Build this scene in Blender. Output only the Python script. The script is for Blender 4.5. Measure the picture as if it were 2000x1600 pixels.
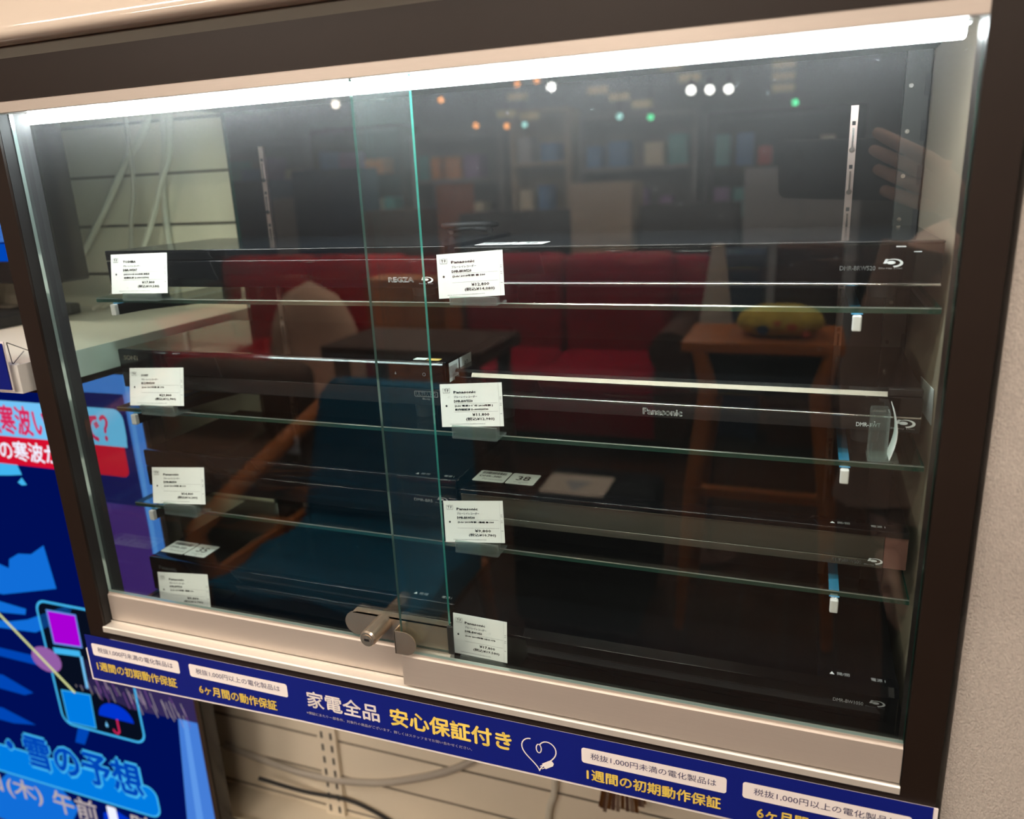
import bpy, bmesh, math, random
from mathutils import Vector, Matrix, Euler
random.seed(7)
for o in list(bpy.data.objects): bpy.data.objects.remove(o, do_unlink=True)
SC = bpy.context.scene
COL = SC.collection
H = 1.42            # eye height of the photographer's phone above the floor; all builders below use z = 0 at that height
# ------------------------------------------------------------------ camera
CAM_LOC = Vector((0.0, -0.59, H))
cd = bpy.data.cameras.new('camera'); cam = bpy.data.objects.new('camera', cd); COL.objects.link(cam)
R = Matrix(((0.9377, 0.0578, -0.3428), (0.3450, -0.2770, 0.8968), (-0.0432, -0.9591, -0.2796)))   # columns: image right, image down, view axis
cr, cdn, cf = R.col[0].normalized(), R.col[1].normalized(), R.col[2].normalized()
cam.matrix_world = Matrix(((cr.x, -cdn.x, -cf.x, CAM_LOC.x), (cr.y, -cdn.y, -cf.y, CAM_LOC.y), (cr.z, -cdn.z, -cf.z, CAM_LOC.z), (0, 0, 0, 1)))
cd.sensor_fit = 'HORIZONTAL'; cd.sensor_width = 36.0; cd.lens = 36.0 * 1527.34 / 2000.0
cd.clip_start = 0.01; cd.clip_end = 60
cd.dof.use_dof = True; cd.dof.focus_distance = 0.74; cd.dof.aperture_fstop = 4.2
SC.camera = cam
# ------------------------------------------------------------------ world, exposure
w = bpy.data.worlds.new('ambient_fill'); SC.world = w; w.use_nodes = True
w.node_tree.nodes['Background'].inputs[0].default_value = (1.0, 0.86, 0.70, 1)
w.node_tree.nodes['Background'].inputs[1].default_value = 0.05  # weak warm ambient fill, added
SC.view_settings.view_transform = 'Standard'; SC.view_settings.look = 'None'
SC.view_settings.exposure = 0.14; SC.view_settings.gamma = 1.0; SC.view_settings.use_curve_mapping = False
SC.cycles.transparent_max_bounces = 32; SC.cycles.max_bounces = 10; SC.cycles.glossy_bounces = 6
SC.cycles.sample_clamp_indirect = 6.0
LAMP_WARM = (1.0, 0.855, 0.715)
FRONT_W = 37.0; ROOM_W = 98.0; LED_L = 62.0

def area_light(name, x, y, z, sx, sy, watts, col=LAMP_WARM, rot=(0, 0, 0), parent=None):
    l = bpy.data.lights.new(name, 'AREA'); l.shape = 'RECTANGLE'; l.size = sx; l.size_y = sy; l.energy = watts; l.color = col
    o = bpy.data.objects.new(name, l); COL.objects.link(o)
    if parent: o.parent = parent; o.location = (x, y, z)
    else: o.location = (x, y, z + H)
    o.rotation_euler = rot
    return o

# ------------------------------------------------------------------ materials
def mat(name, col, rough=0.5, metal=0.0, spec=0.5, emit=None, estr=0.0, noise=0.0, nscale=40.0, bump=0.0, bscale=300.0, coat=0.0, stretch=None):
    m = bpy.data.materials.new(name); m.use_nodes = True
    nt = m.node_tree; b = nt.nodes['Principled BSDF']
    b.inputs['Base Color'].default_value = (*col, 1); b.inputs['Roughness'].default_value = rough
    b.inputs['Metallic'].default_value = metal; b.inputs['Specular IOR Level'].default_value = spec
    if coat: b.inputs['Coat Weight'].default_value = coat
    if emit: b.inputs['Emission Color'].default_value = (*emit, 1); b.inputs['Emission Strength'].default_value = estr
    if noise or bump:
        tc = nt.nodes.new('ShaderNodeTexCoord'); src = tc.outputs['Object']
        if stretch:
            mp = nt.nodes.new('ShaderNodeMapping'); mp.inputs['Scale'].default_value = stretch
            nt.links.new(src, mp.inputs['Vector']); src = mp.outputs['Vector']
    if noise:
        n = nt.nodes.new('ShaderNodeTexNoise'); n.inputs['Scale'].default_value = nscale; n.inputs['Detail'].default_value = 5
        nt.links.new(src, n.inputs['Vector'])
        mx = nt.nodes.new('ShaderNodeMix'); mx.data_type = 'RGBA'
        mx.inputs['A'].default_value = (*[c * (1 - noise) for c in col], 1); mx.inputs['B'].default_value = (*[min(1, c * (1 + noise)) for c in col], 1)
        nt.links.new(n.outputs['Fac'], mx.inputs['Factor']); nt.links.new(mx.outputs['Result'], b.inputs['Base Color'])
    if bump:
        n2 = nt.nodes.new('ShaderNodeTexNoise'); n2.inputs['Scale'].default_value = bscale; n2.inputs['Detail'].default_value = 3
        nt.links.new(src, n2.inputs['Vector'])
        bp = nt.nodes.new('ShaderNodeBump'); bp.inputs['Strength'].default_value = bump; bp.inputs['Distance'].default_value = 0.002
        nt.links.new(n2.outputs['Fac'], bp.inputs['Height']); nt.links.new(bp.outputs['Normal'], b.inputs['Normal'])
    return m

def emis(name, col, s=1.0):
    m = bpy.data.materials.new(name); m.use_nodes = True; nt = m.node_tree; nt.nodes.clear()
    e = nt.nodes.new('ShaderNodeEmission'); o = nt.nodes.new('ShaderNodeOutputMaterial')
    e.inputs[0].default_value = (*col, 1); e.inputs[1].default_value = s; nt.links.new(e.outputs[0], o.inputs[0])
    return m

def glassmat(name, tint=(0.93, 0.97, 0.95), r0=0.043, haze=0.0, haze_col=(0.8, 0.82, 0.82)):
    """Flat pane glass: a clear pass-through with a Schlick mirror term per face, and on the doors a thin dusty film that imitates lens haze below the led strip."""
    m = bpy.data.materials.new(name); m.use_nodes = True; nt = m.node_tree; nt.nodes.clear()
    N, L = nt.nodes.new, nt.links.new
    out = N('ShaderNodeOutputMaterial'); tr = N('ShaderNodeBsdfTransparent'); gl = N('ShaderNodeBsdfGlossy'); mx = N('ShaderNodeMixShader')
    tr.inputs[0].default_value = (*tint, 1); gl.inputs['Roughness'].default_value = 0.0; gl.inputs['Color'].default_value = (1, 1, 1, 1)
    g = N('ShaderNodeNewGeometry'); d = N('ShaderNodeVectorMath'); d.operation = 'DOT_PRODUCT'
    L(g.outputs['Incoming'], d.inputs[0]); L(g.outputs['Normal'], d.inputs[1])
    def mth(op, a, b=None):
        n = N('ShaderNodeMath'); n.operation = op
        for i, v in enumerate((a, b)):
            if v is None: continue
            if isinstance(v, (int, float)): n.inputs[i].default_value = v
            else: L(v, n.inputs[i])
        return n.outputs[0]
    c = mth('ABSOLUTE', d.outputs['Value']); s = mth('POWER', mth('SUBTRACT', 1.0, c), 5.0)
    fac = mth('ADD', mth('MULTIPLY', s, 1.0 - r0), r0)
    L(fac, mx.inputs[0]); L(tr.outputs[0], mx.inputs[1]); L(gl.outputs[0], mx.inputs[2])
    res = mx.outputs[0]
    if haze:
        h = N('ShaderNodeBsdfTranslucent'); h.inputs[0].default_value = (*haze_col, 1)
        tc = N('ShaderNodeTexCoord'); n = N('ShaderNodeTexNoise'); n.inputs['Scale'].default_value = 3.2; n.inputs['Detail'].default_value = 3; L(tc.outputs['Object'], n.inputs['Vector'])
        v = N('ShaderNodeTexVoronoi'); v.inputs['Scale'].default_value = 45.0; L(tc.outputs['Object'], v.inputs['Vector'])
        speck = mth('MULTIPLY', mth('LESS_THAN', v.outputs['Distance'], 0.055), 0.25)
        dfac = mth('ADD', mth('MULTIPLY', mth('ADD', mth('MULTIPLY', mth('POWER', n.outputs['Fac'], 2.0), 3.2), 0.25), haze), mth('MULTIPLY', speck, haze * 14))
        m2 = N('ShaderNodeMixShader'); L(dfac, m2.inputs[0]); L(res, m2.inputs[1]); L(h.outputs[0], m2.inputs[2]); res = m2.outputs[0]
    L(res, out.inputs[0])
    return m

def edgemat(name, col, gl=0.25):
    """ground glass edge: its colour imitates light that ran through the pane"""
    m = bpy.data.materials.new(name); m.use_nodes = True; nt = m.node_tree; nt.nodes.clear(); N, L = nt.nodes.new, nt.links.new
    out = N('ShaderNodeOutputMaterial'); t = N('ShaderNodeBsdfTranslucent'); d = N('ShaderNodeBsdfDiffuse'); g = N('ShaderNodeBsdfGlossy')
    for n in (t, d): n.inputs[0].default_value = (*col, 1)
    g.inputs['Color'].default_value = (0.9, 1.0, 0.95, 1); g.inputs['Roughness'].default_value = 0.12
    a = N('ShaderNodeMixShader'); a.inputs[0].default_value = 0.5; L(t.outputs[0], a.inputs[1]); L(d.outputs[0], a.inputs[2])
    b = N('ShaderNodeMixShader'); b.inputs[0].default_value = gl; L(a.outputs[0], b.inputs[1]); L(g.outputs[0], b.inputs[2]); L(b.outputs[0], out.inputs[0])
    return m

M = {}
M['frame'] = mat('dark_bronze_frame', (0.017, 0.0105, 0.0078), 0.42, 0.0, 0.30, noise=0.1, nscale=60)
M['alu'] = mat('satin_aluminium', (0.58, 0.51, 0.45), 0.38, 0.35, noise=0.06, nscale=8, stretch=(4, 300, 300))
M['alu_light'] = mat('satin_aluminium_track', (0.80, 0.75, 0.68), 0.4, 0.4, noise=0.04, nscale=8, stretch=(4, 300, 300))
M['steel'] = mat('brushed_steel', (0.66, 0.55, 0.43), 0.27, 0.82, noise=0.05, nscale=30)
M['chrome'] = mat('bright_steel', (0.75, 0.72, 0.70), 0.14, 1.0, noise=0.03, nscale=30)
M['standard'] = mat('zinc_standard', (0.40, 0.31, 0.28), 0.3, 0.9, noise=0.06, nscale=90)
M['rubber'] = mat('black_rubber', (0.012, 0.012, 0.013), 0.6, noise=0.2, nscale=80)
M['back'] = mat('dark_back_panel', (0.006, 0.004, 0.0035), 0.4, 0.0, 0.2, noise=0.15, nscale=12)
M['deck'] = mat('dark_deck', (0.007, 0.005, 0.0045), 0.4, spec=0.25, noise=0.15, nscale=20)
M['glass_door'] = glassmat('door_glass', (0.93, 0.965, 0.955), 0.060, 0.0135)
M['glass_side'] = glassmat('side_glass', (0.90, 0.95, 0.92), 0.043, 0.003)
M['glass_shelf'] = glassmat('shelf_glass', (0.90, 0.955, 0.93), 0.05, 0.0006)
M['acrylic'] = glassmat('clear_acrylic', (0.84, 0.92, 0.88), 0.07, 0.22)
M['edge'] = edgemat('green_glass_edge', (0.05, 0.34, 0.27), 0.12)  # glass edge copies; how brightly each catches light is put into the colour
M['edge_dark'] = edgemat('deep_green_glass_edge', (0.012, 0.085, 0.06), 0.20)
M['edge_pale'] = edgemat('faint_pane_edge', (0.06, 0.12, 0.105), 0.15)
M['edge_lit'] = edgemat('lit_pane_edge', (0.55, 0.72, 0.68), 0.4)
M['arris'] = edgemat('arris_glint', (0.60, 0.62, 0.58), 0.6)  # pale colour paints the led glint along the shelf's front arris
M['bevel'] = mat('led_glint_bevel', (0.34, 0.31, 0.27), 0.36, 0.5, noise=0.03)  # pale colour stands in for the led's reflection on the bevel
M['led'] = emis('led_strip_light', (0.93, 0.97, 1.0), LED_L)
M['led_body'] = mat('led_housing', (0.75, 0.76, 0.75), 0.4, noise=0.03)
M['gloss_black'] = mat('gloss_black_plastic', (0.0028, 0.0028, 0.0036), 0.07, 0.0, 0.5, noise=0.1)
M['satin_black'] = mat('satin_black_metal', (0.0045, 0.0045, 0.0052), 0.09, 0.0, 0.5, noise=0.15, nscale=50)
M['lid'] = mat('led_lit_lid', (0.014, 0.018, 0.023), 0.13, 0.0, 0.5, noise=0.15, nscale=50)  # paler copy for the top shelf; led light is in the colour
M['side_panel'] = mat('beige_side_panel', (0.36, 0.295, 0.22), 0.45, noise=0.04, nscale=10)
M['corner'] = mat('dark_corner_post', (0.030, 0.030, 0.026), 0.4, noise=0.15)
M['panel_grey'] = mat('dark_grey_panel', (0.022, 0.021, 0.022), 0.2, 0.2, noise=0.1, stretch=(2, 200, 200))
M['panel_silver'] = mat('smoked_silver_panel', (0.115, 0.108, 0.088), 0.22, 0.55, noise=0.1, nscale=6, stretch=(2, 200, 200))
M['end_cap'] = mat('brown_end_cap', (0.16, 0.075, 0.06), 0.4, 0.1, noise=0.05)
M['ink_white'] = mat('pale_lettering', (0.80, 0.82, 0.84), 0.5, emit=None, noise=0.02)
M['ink_grey'] = mat('grey_lettering', (0.34, 0.35, 0.37), 0.5, noise=0.02)
M['ink_gold'] = mat('warm_lettering', (0.95, 0.86, 0.68), 0.4, noise=0.02)
M['paper'] = mat('white_paper', (0.88, 0.90, 0.88), 0.7, noise=0.015, nscale=200)
M['paper_dim'] = mat('grey_paper', (0.60, 0.58, 0.52), 0.7, noise=0.03, nscale=200)
M['ink'] = mat('black_print', (0.03, 0.03, 0.035), 0.7, noise=0.1)
M['ink_soft'] = mat('grey_print', (0.30, 0.31, 0.33), 0.7, noise=0.1)
M['gold'] = mat('gold_label', (0.75, 0.50, 0.15), 0.4, noise=0.05)
M['blue_film'] = mat('blue_pad', (0.06, 0.33, 0.62), 0.4, noise=0.1)
M['white_metal'] = mat('white_steel', (0.80, 0.80, 0.78), 0.35, noise=0.03)
M['banner'] = mat('blue_banner', (0.006, 0.013, 0.19), 0.35, 0.0, 0.25, noise=0.08, nscale=6)
M['banner_white'] = mat('banner_white', (0.86, 0.80, 0.78), 0.45, noise=0.01)
M['banner_yellow'] = mat('banner_yellow', (0.96, 0.72, 0.14), 0.45, noise=0.03)
M['banner_ink'] = mat('banner_navy_print', (0.05, 0.045, 0.12), 0.5, noise=0.05)
M['white_shelf'] = mat('white_melamine', (0.80, 0.74, 0.64), 0.38, noise=0.02, nscale=10)
M['white_edge'] = mat('white_edge_band', (0.93, 0.93, 0.89), 0.4, noise=0.02)
M['slat'] = mat('beige_slat_wall', (0.80, 0.715, 0.57), 0.5, noise=0.03, nscale=14)
M['slat_groove'] = mat('dark_groove', (0.30, 0.26, 0.20), 0.6, noise=0.05)  # grooves coloured darker than the slats
M['wallpaper'] = mat('woven_wallpaper', (0.49, 0.445, 0.40), 0.75, noise=0.30, nscale=620, bump=0.6, bscale=760, stretch=(1, 1, 0.6))
M['gloss_white'] = mat('gloss_white_front', (0.66, 0.57, 0.48), 0.08, 0.0, 0.6, noise=0.02, nscale=5, coat=0.6)
M['lip'] = mat('grey_underside', (0.16, 0.145, 0.115), 0.6, noise=0.05)
M['tv_black'] = mat('tv_bezel', (0.012, 0.010, 0.010), 0.25, noise=0.1)
M['tv_brown'] = mat('tv_bronze_bezel', (0.055, 0.032, 0.022), 0.3, noise=0.1)
M['cable'] = mat('white_cable', (0.66, 0.62, 0.52), 0.5, noise=0.03)
M['cable_grey'] = mat('grey_cable', (0.42, 0.38, 0.32), 0.5, noise=0.03)
M['brass'] = mat('brass', (0.72, 0.52, 0.22), 0.25, 1.0, noise=0.05)

# ------------------------------------------------------------------ mesh builder
_txt = {}
def glyphs(body, bold=0.0, res=3):
    k = (body, bold, res)
    if k not in _txt:
        cu = bpy.data.curves.new('lettering', 'FONT'); cu.body = body; cu.size = 1.0; cu.resolution_u = res; cu.offset = bold; cu.fill_mode = 'FRONT'
        ob = bpy.data.objects.new('lettering', cu); COL.objects.link(ob)
        me = bpy.data.meshes.new_from_object(ob.evaluated_get(bpy.context.evaluated_depsgraph_get()))
        vs = [(v.co.x, v.co.y) for v in me.vertices]; fs = [tuple(p.vertices) for p in me.polygons]
        bpy.data.objects.remove(ob, do_unlink=True); bpy.data.curves.remove(cu); bpy.data.meshes.remove(me)
        if not vs: vs = [(0, 0)]; fs = []
        _txt[k] = (vs, fs)
    return _txt[k]

class MB:
    def __init__(s): s.v = []; s.f = []; s.mi = []; s.sm = []
    def add(s, vs, fs, m=0, smooth=False):
        b = len(s.v); s.v += [tuple(v) for v in vs]
        for f in fs: s.f.append(tuple(b + i for i in f)); s.mi.append(m); s.sm.append(smooth)
        return s
    def box(s, x0, x1, y0, y1, z0, z1, m=0, bev=0.0, seg=2, mats=None):
        if not bev:
            vs = [(x, y, z) for x in (x0, x1) for y in (y0, y1) for z in (z0, z1)]
            fs = [(0, 1, 3, 2), (4, 6, 7, 5), (0, 4, 5, 1), (2, 3, 7, 6), (0, 2, 6, 4), (1, 5, 7, 3)]   # -x +x -y +y -z +z
            for i, f in enumerate(fs): s.add(vs, [f], (mats[i] if mats else m))
            return s
        bm = bmesh.new(); bmesh.ops.create_cube(bm, size=1.0)
        for v in bm.verts: v.co = Vector(((x0 + x1) / 2 + v.co.x * (x1 - x0), (y0 + y1) / 2 + v.co.y * (y1 - y0), (z0 + z1) / 2 + v.co.z * (z1 - z0)))
        bmesh.ops.bevel(bm, geom=bm.edges[:], offset=bev, segments=seg, affect='EDGES', profile=0.5)
        bm.verts.index_update(); s.add([v.co.copy() for v in bm.verts], [[v.index for v in f.verts] for f in bm.faces], m, seg > 2); bm.free()
        return s
    def prism(s, poly, a, b, axis='y', m=0, smooth=False, cap=True):
        """poly in the two other axes (xz for y, yz for x, xy for z), extruded from a to b"""
        def P(p, t): return {'y': (p[0], t, p[1]), 'x': (t, p[0], p[1]), 'z': (p[0], p[1], t)}[axis]
        n = len(poly); vs = [P(p, a) for p in poly] + [P(p, b) for p in poly]
        s.add(vs, [(i, (i + 1) % n, n + (i + 1) % n, n + i) for i in range(n)], m, smooth)
        if cap: s.add(vs, [tuple(range(n))[::-1], tuple(range(n, 2 * n))], m)
        return s
    def quad(s, a, b, c, d, m=0): return s.add([a, b, c, d], [(0, 1, 2, 3)], m)
    def cyl(s, p0, p1, r0, r1=None, n=20, m=0, cap=True, smooth=True):
        p0, p1 = Vector(p0), Vector(p1); r1 = r0 if r1 is None else r1
        d = (p1 - p0).normalized(); u = d.orthogonal().normalized(); v = d.cross(u)
        ring = lambda p, r: [p + (u * math.cos(t) + v * math.sin(t)) * r for t in [2 * math.pi * i / n for i in range(n)]]
        vs = ring(p0, r0) + ring(p1, r1)
        s.add(vs, [(i, (i + 1) % n, n + (i + 1) % n, n + i) for i in range(n)], m, smooth)
        if cap: s.add(vs, [tuple(range(n))[::-1], tuple(range(n, 2 * n))], m)
        return s
    def tube(s, pts, r, n=8, m=0, closed=False):
        pts = [Vector(p) for p in pts]; k = len(pts); rings = []; u = None
        for i, p in enumerate(pts):
            t = (pts[(i + 1) % k] - pts[i - 1]) if closed else (pts[min(i + 1, k - 1)] - pts[max(i - 1, 0)])
            t.normalize()
            u = t.orthogonal().normalized() if u is None else (u - t * u.dot(t)).normalized()
            v = t.cross(u); rr = r[i] if isinstance(r, (list, tuple)) else r
            rings.append([p + (u * math.cos(a) + v * math.sin(a)) * rr for a in [2 * math.pi * j / n for j in range(n)]])
        vs = [q for rg in rings for q in rg]; fs = []
        for i in range(k if closed else k - 1):
            a, b = i * n, ((i + 1) % k) * n
            fs += [(a + j, a + (j + 1) % n, b + (j + 1) % n, b + j) for j in range(n)]
        s.add(vs, fs, m, True)
        if not closed: s.add(vs, [tuple(range(n))[::-1], tuple(range((k - 1) * n, k * n))], m)
        return s
    def loft(s, rings, m=0, cap=True, smooth=True):
        n = len(rings[0]); vs = [q for rg in rings for q in rg]; fs = []
        for i in range(len(rings) - 1):
            for j in range(n): fs.append((i * n + j, i * n + (j + 1) % n, (i + 1) * n + (j + 1) % n, (i + 1) * n + j))
        s.add(vs, fs, m, smooth)
        if cap: s.add(vs, [tuple(range(n))[::-1], tuple(range((len(rings) - 1) * n, len(rings) * n))], m)
        return s
    def sphere(s, c, r, m=0, nu=20, nv=12, sc=(1, 1, 1)):
        rings = []
        for i in range(nv + 1):
            a = math.pi * i / nv; rr = max(1e-5, math.sin(a)); rings.append([(c[0] + r * sc[0] * rr * math.cos(2 * math.pi * j / nu), c[1] + r * sc[1] * rr * math.sin(2 * math.pi * j / nu), c[2] - r * sc[2] * math.cos(a)) for j in range(nu)])
        return s.loft(rings, m, cap=False)
    def poly(s, pts, fn, m=0): return s.add([fn(*p) for p in pts], [tuple(range(len(pts)))], m)
    def stroke(s, pts, wd, fn, m=0, closed=False):
        n = len(pts); L = []
        for i in range(n):
            a = pts[(i - 1) % n] if (closed or i) else pts[0]; b = pts[(i + 1) % n] if (closed or i < n - 1) else pts[n - 1]
            dx, dy = b[0] - a[0], b[1] - a[1]; l = math.hypot(dx, dy) or 1; nx, ny = -dy / l * wd / 2, dx / l * wd / 2
            L.append(((pts[i][0] + nx, pts[i][1] + ny), (pts[i][0] - nx, pts[i][1] - ny)))
        for i in range(n if closed else n - 1):
            p, q = L[i], L[(i + 1) % n]; s.poly([p[0], p[1], q[1], q[0]], fn, m)
        return s
    def rrect(s, x0, y0, x1, y1, r, fn, m=0, seg=6, n=1):
        """rounded panel cut into upright slices, so that it can follow a curved sheet"""
        xs = [x0 + r - r * math.cos(math.pi / 2 * i / seg) for i in range(seg + 1)] + [x0 + r + (x1 - x0 - 2 * r) * i / n for i in range(1, n)] + [x1 - r + r * math.sin(math.pi / 2 * i / seg) for i in range(seg + 1)]
        def dz(x):
            e = min(x - x0, x1 - x)
            return 0 if e >= r else r - math.sqrt(max(0, r * r - (r - e) ** 2))
        for a, c in zip(xs[:-1], xs[1:]): s.poly([(a, y0 + dz(a)), (c, y0 + dz(c)), (c, y1 - dz(c)), (a, y1 - dz(a))], fn, m)
        return s
    def text(s, body, x, y, fn, h=None, w=None, m=0, bold=0.0, align='l', res=3):
        """lettering whose box starts (or is centred) at x, y = bottom, height h (of the glyph box) and/or width w"""
        vs, fs = glyphs(body, 0.0, res)
        xs = [p[0] for p in vs]; ys = [p[1] for p in vs]; x0, x1, y0, y1 = min(xs), max(xs), min(ys), max(ys)
        sx = w / (x1 - x0) if w else None; sy = h / (y1 - y0) if h else None
        sx = sx or sy; sy = sy or sx
        ox = x - (x1 - x0) * sx / 2 if align == 'c' else (x - (x1 - x0) * sx if align == 'r' else x)
        for dx, dy in (((0, 0),) if not bold else ((bold, 0), (-bold, 0), (0, bold), (0, -bold))):
            s.add([fn(ox + (p[0] - x0 + dx) * sx, y + (p[1] - y0 + dy) * sy) for p in vs], fs, m)
        return s
    def build(s, name, mats, parent=None, local=False, bevel=0.0, loc=None, rot=None, subsurf=0):
        me = bpy.data.meshes.new(name)
        off = Vector((0, 0, 0))
        if not local: off = Vector((0, 0, H)) - (world_loc(parent) if parent else Vector((0, 0, 0)))
        me.from_pydata([(v[0] + off.x, v[1] + off.y, v[2] + off.z) for v in s.v], [], s.f)
        for mm in (mats if isinstance(mats, (list, tuple)) else [mats]): me.materials.append(M[mm] if isinstance(mm, str) else mm)
        me.polygons.foreach_set('material_index', s.mi); me.polygons.foreach_set('use_smooth', s.sm)
        me.validate(); me.update()
        o = bpy.data.objects.new(name, me); COL.objects.link(o)
        if parent: o.parent = parent
        if loc is not None: o.location = (loc[0], loc[1], loc[2] + (0 if parent else H))
        if rot is not None: o.rotation_euler = rot
        if bevel:
            bv = o.modifiers.new('soft_edges', 'BEVEL'); bv.width = bevel; bv.segments = 3; bv.limit_method = 'ANGLE'; bv.angle_limit = math.radians(40)
        if subsurf:
            sb = o.modifiers.new('smooth', 'SUBSURF'); sb.levels = subsurf; sb.render_levels = subsurf
        return o

def rr(x0, y0, x1, y1, r, seg=5):
    P = []
    for cx, cy, a0 in ((x1 - r, y1 - r, 0), (x0 + r, y1 - r, 90), (x0 + r, y0 + r, 180), (x1 - r, y0 + r, 270)):
        for i in range(seg + 1):
            a = math.radians(a0 + 90 * i / seg); P.append((cx + r * math.cos(a), cy + r * math.sin(a)))
    return P
def world_loc(o):
    v = Vector(o.location)
    while o.parent: o = o.parent; v = v + Vector(o.location)
    return v
def tag(o, label, cat=None, group=None, kind=None):
    if label: o['label'] = label
    if cat: o['category'] = cat
    if group: o['group'] = group
    if kind: o['kind'] = kind
    return o
def thing(name, label, cat, loc, rz=0.0, group=None):
    o = bpy.data.objects.new(name, None); COL.objects.link(o); o.empty_display_size = 0.05
    o.location = (loc[0], loc[1], loc[2] + H); o.rotation_euler = (0, 0, rz)
    return tag(o, label, cat, group)
def struct(o): o['kind'] = 'structure'; return o
def copy_tree(o, parent=None):
    c = o.copy(); COL.objects.link(c); c.parent = parent
    for ch in [x for x in list(bpy.data.objects) if x.parent == o]: copy_tree(ch, c)
    return c
def skin(name, pts, edges, rad, m, parent, lev=2):
    """one continuous tapering figure grown around a skeleton of joints"""
    me = bpy.data.meshes.new(name); off = Vector((0, 0, H)) - (world_loc(parent) if parent else Vector())
    me.from_pydata([Vector(p) + off for p in pts], edges, []); o = bpy.data.objects.new(name, me); COL.objects.link(o); o.parent = parent
    me.materials.append(M[m]); me.skin_vertices or None
    o.modifiers.new('skin', 'SKIN').use_smooth_shade = True
    lay = me.skin_vertices[0] if len(me.skin_vertices) else None
    if lay is None:
        bm = bmesh.new(); bm.from_mesh(me); bm.verts.layers.skin.verify(); bm.to_mesh(me); bm.free(); lay = me.skin_vertices[0]
    for i, r in enumerate(rad):
        lay.data[i].radius = (r, r) if isinstance(r, (int, float)) else r
    lay.data[0].use_root = True
    sb = o.modifiers.new('smooth', 'SUBSURF'); sb.levels = lev; sb.render_levels = lev
    return o
LAMPS = ((-1.14, 0.41, 'green_l'), (-0.14, 0.44, 'green_l'), (-2.82, 0.65, 'orange_l'), (-2.53, 0.44, 'orange_l'), (-2.27, 0.42, 'orange_l'), (-2.12, 0.42, 'cyan_l'), (-2.17, 0.72, 'orange_l'), (-2.01, 0.73, 'orange_l'), (-1.37, 0.43, 'cyan_l'))
SIGNS = ((-2.35, 0.68), (-1.67, 0.68), (-1.50, 0.62), (-1.32, 0.555), (-2.50, 0.56), (-2.30, 0.53), (-0.96, 0.73), (-0.25, 0.77), (-0.25, 0.69), (-0.25, 0.61), (-1.12, 0.84))
# ================================================================== THE SETTING
b = MB()
zs = [-1.42] + [0.034 - 0.0745 * k for k in range(19, -18, -1)] + [1.38]
prof = [(0.40, zs[0])]
pts = []
for z in zs[1:-1]: pts += [(0.38, z - 0.0022), (0.388, z - 0.0022), (0.388, z + 0.0022), (0.38, z + 0.0022)]
prof = [(0.40, -1.42), (0.38, -1.42)] + pts + [(0.38, 1.38), (0.40, 1.38)]
for i in range(len(prof) - 1):
    (ya, za), (yb, zb) = prof[i], prof[i + 1]
    inner = ya > 0.381 or yb > 0.381
    b.add([(-5.0, ya, za), (0.9, ya, za), (0.9, yb, zb), (-5.0, yb, zb)], [(0, 1, 2, 3)], 1 if inner and 0 < i < len(prof) - 2 else 0)
struct(b.build('wall_back', ['slat', 'slat_groove']))
struct(MB().box(0.128, 1.6, 0.012, 1.0, -1.42, 1.38).build('wall_right', 'wallpaper'))
M['floor'] = mat('dark_plank_floor', (0.040, 0.016, 0.008), 0.7, spec=0.06, noise=0.35, nscale=3, stretch=(9, 1, 1))
M['ceiling'] = mat('dark_store_ceiling', (0.16, 0.155, 0.15), 0.8, noise=0.05)
M['farwall'] = mat('grey_far_wall', (0.34, 0.33, 0.33), 0.7, noise=0.1, nscale=2)
b = MB().box(-9, 4, -12, 1.0, -1.47, -1.42)
for k in range(-60, 28): b.box(k * 0.15 - 0.0015, k * 0.15 + 0.0015, -12, 0.3, -1.4199, -1.4195, 1)
struct(b.build('floor', ['floor', 'rubber']))
struct(MB().box(-9, 4, -12, 1.0, 1.38, 1.43).build('ceiling', 'ceiling'))
struct(MB().box(-9, 4, -12.1, -12, -1.42, 1.38).build('wall_far', 'farwall'))
struct(MB().box(-9.1, -9, -12, 1.0, -1.42, 1.38).build('wall_left', 'farwall'))
struct(MB().box(4, 4.1, -12, 1.0, -1.42, 1.38).build('wall_side', 'farwall'))

# ================================================================== THE DISPLAY CASE
XL, XR = -0.753, 0.0953
case = thing('display_case', 'dark bronze wall display case with glass fronts holding black disc recorders', 'display case', (-0.33, 0.18, -0.55))
b = MB().box(-0.777, XL, 0.0, 0.037, -0.552, 0.1325); b.build('left_post', 'frame', case, bevel=0.0012)
MB().box(XR, 0.1213, 0.0, 0.037, -0.552, 0.1325).build('right_post', 'frame', case, bevel=0.0012)
MB().box(XL, XR, 0.0, 0.037, 0.0955, 0.1325).build('header', 'frame', case, bevel=0.001)
MB().box(XL, XR, 0.0, 0.037, -0.552, -0.4885).build('bottom_bar', 'frame', case, bevel=0.001)
b = MB().prism([(0.0005, 0.0855), (0.0010, 0.0850), (0.0100, 0.0850), (0.0100, 0.0955), (0.0005, 0.0955)], XL, XR, 'x'); b.build('top_track', 'alu', case)
b = MB().prism([(-0.002, -0.4885), (-0.002, -0.4825), (-0.0005, -0.4815), (0.0005, -0.4825), (0.0108, -0.4825), (0.0108, -0.4805), (0.0118, -0.4805), (0.0118, -0.4825), (0.030, -0.4825), (0.030, -0.4885)], XL + 0.0005, XR - 0.0005, 'x'); b.build('bottom_track', 'alu_light', case)
MB().box(-0.770, 0.112, 0.351, 0.362, -0.552, 0.1325).build('back_panel', 'back', case)
MB().box(-0.770, 0.112, 0.037, 0.351, 0.108, 0.118).build('top_panel', 'deck', case)
MB().box(-0.770, 0.112, 0.030, 0.351, -0.500, -0.490).build('deck_panel', 'deck', case)
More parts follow.
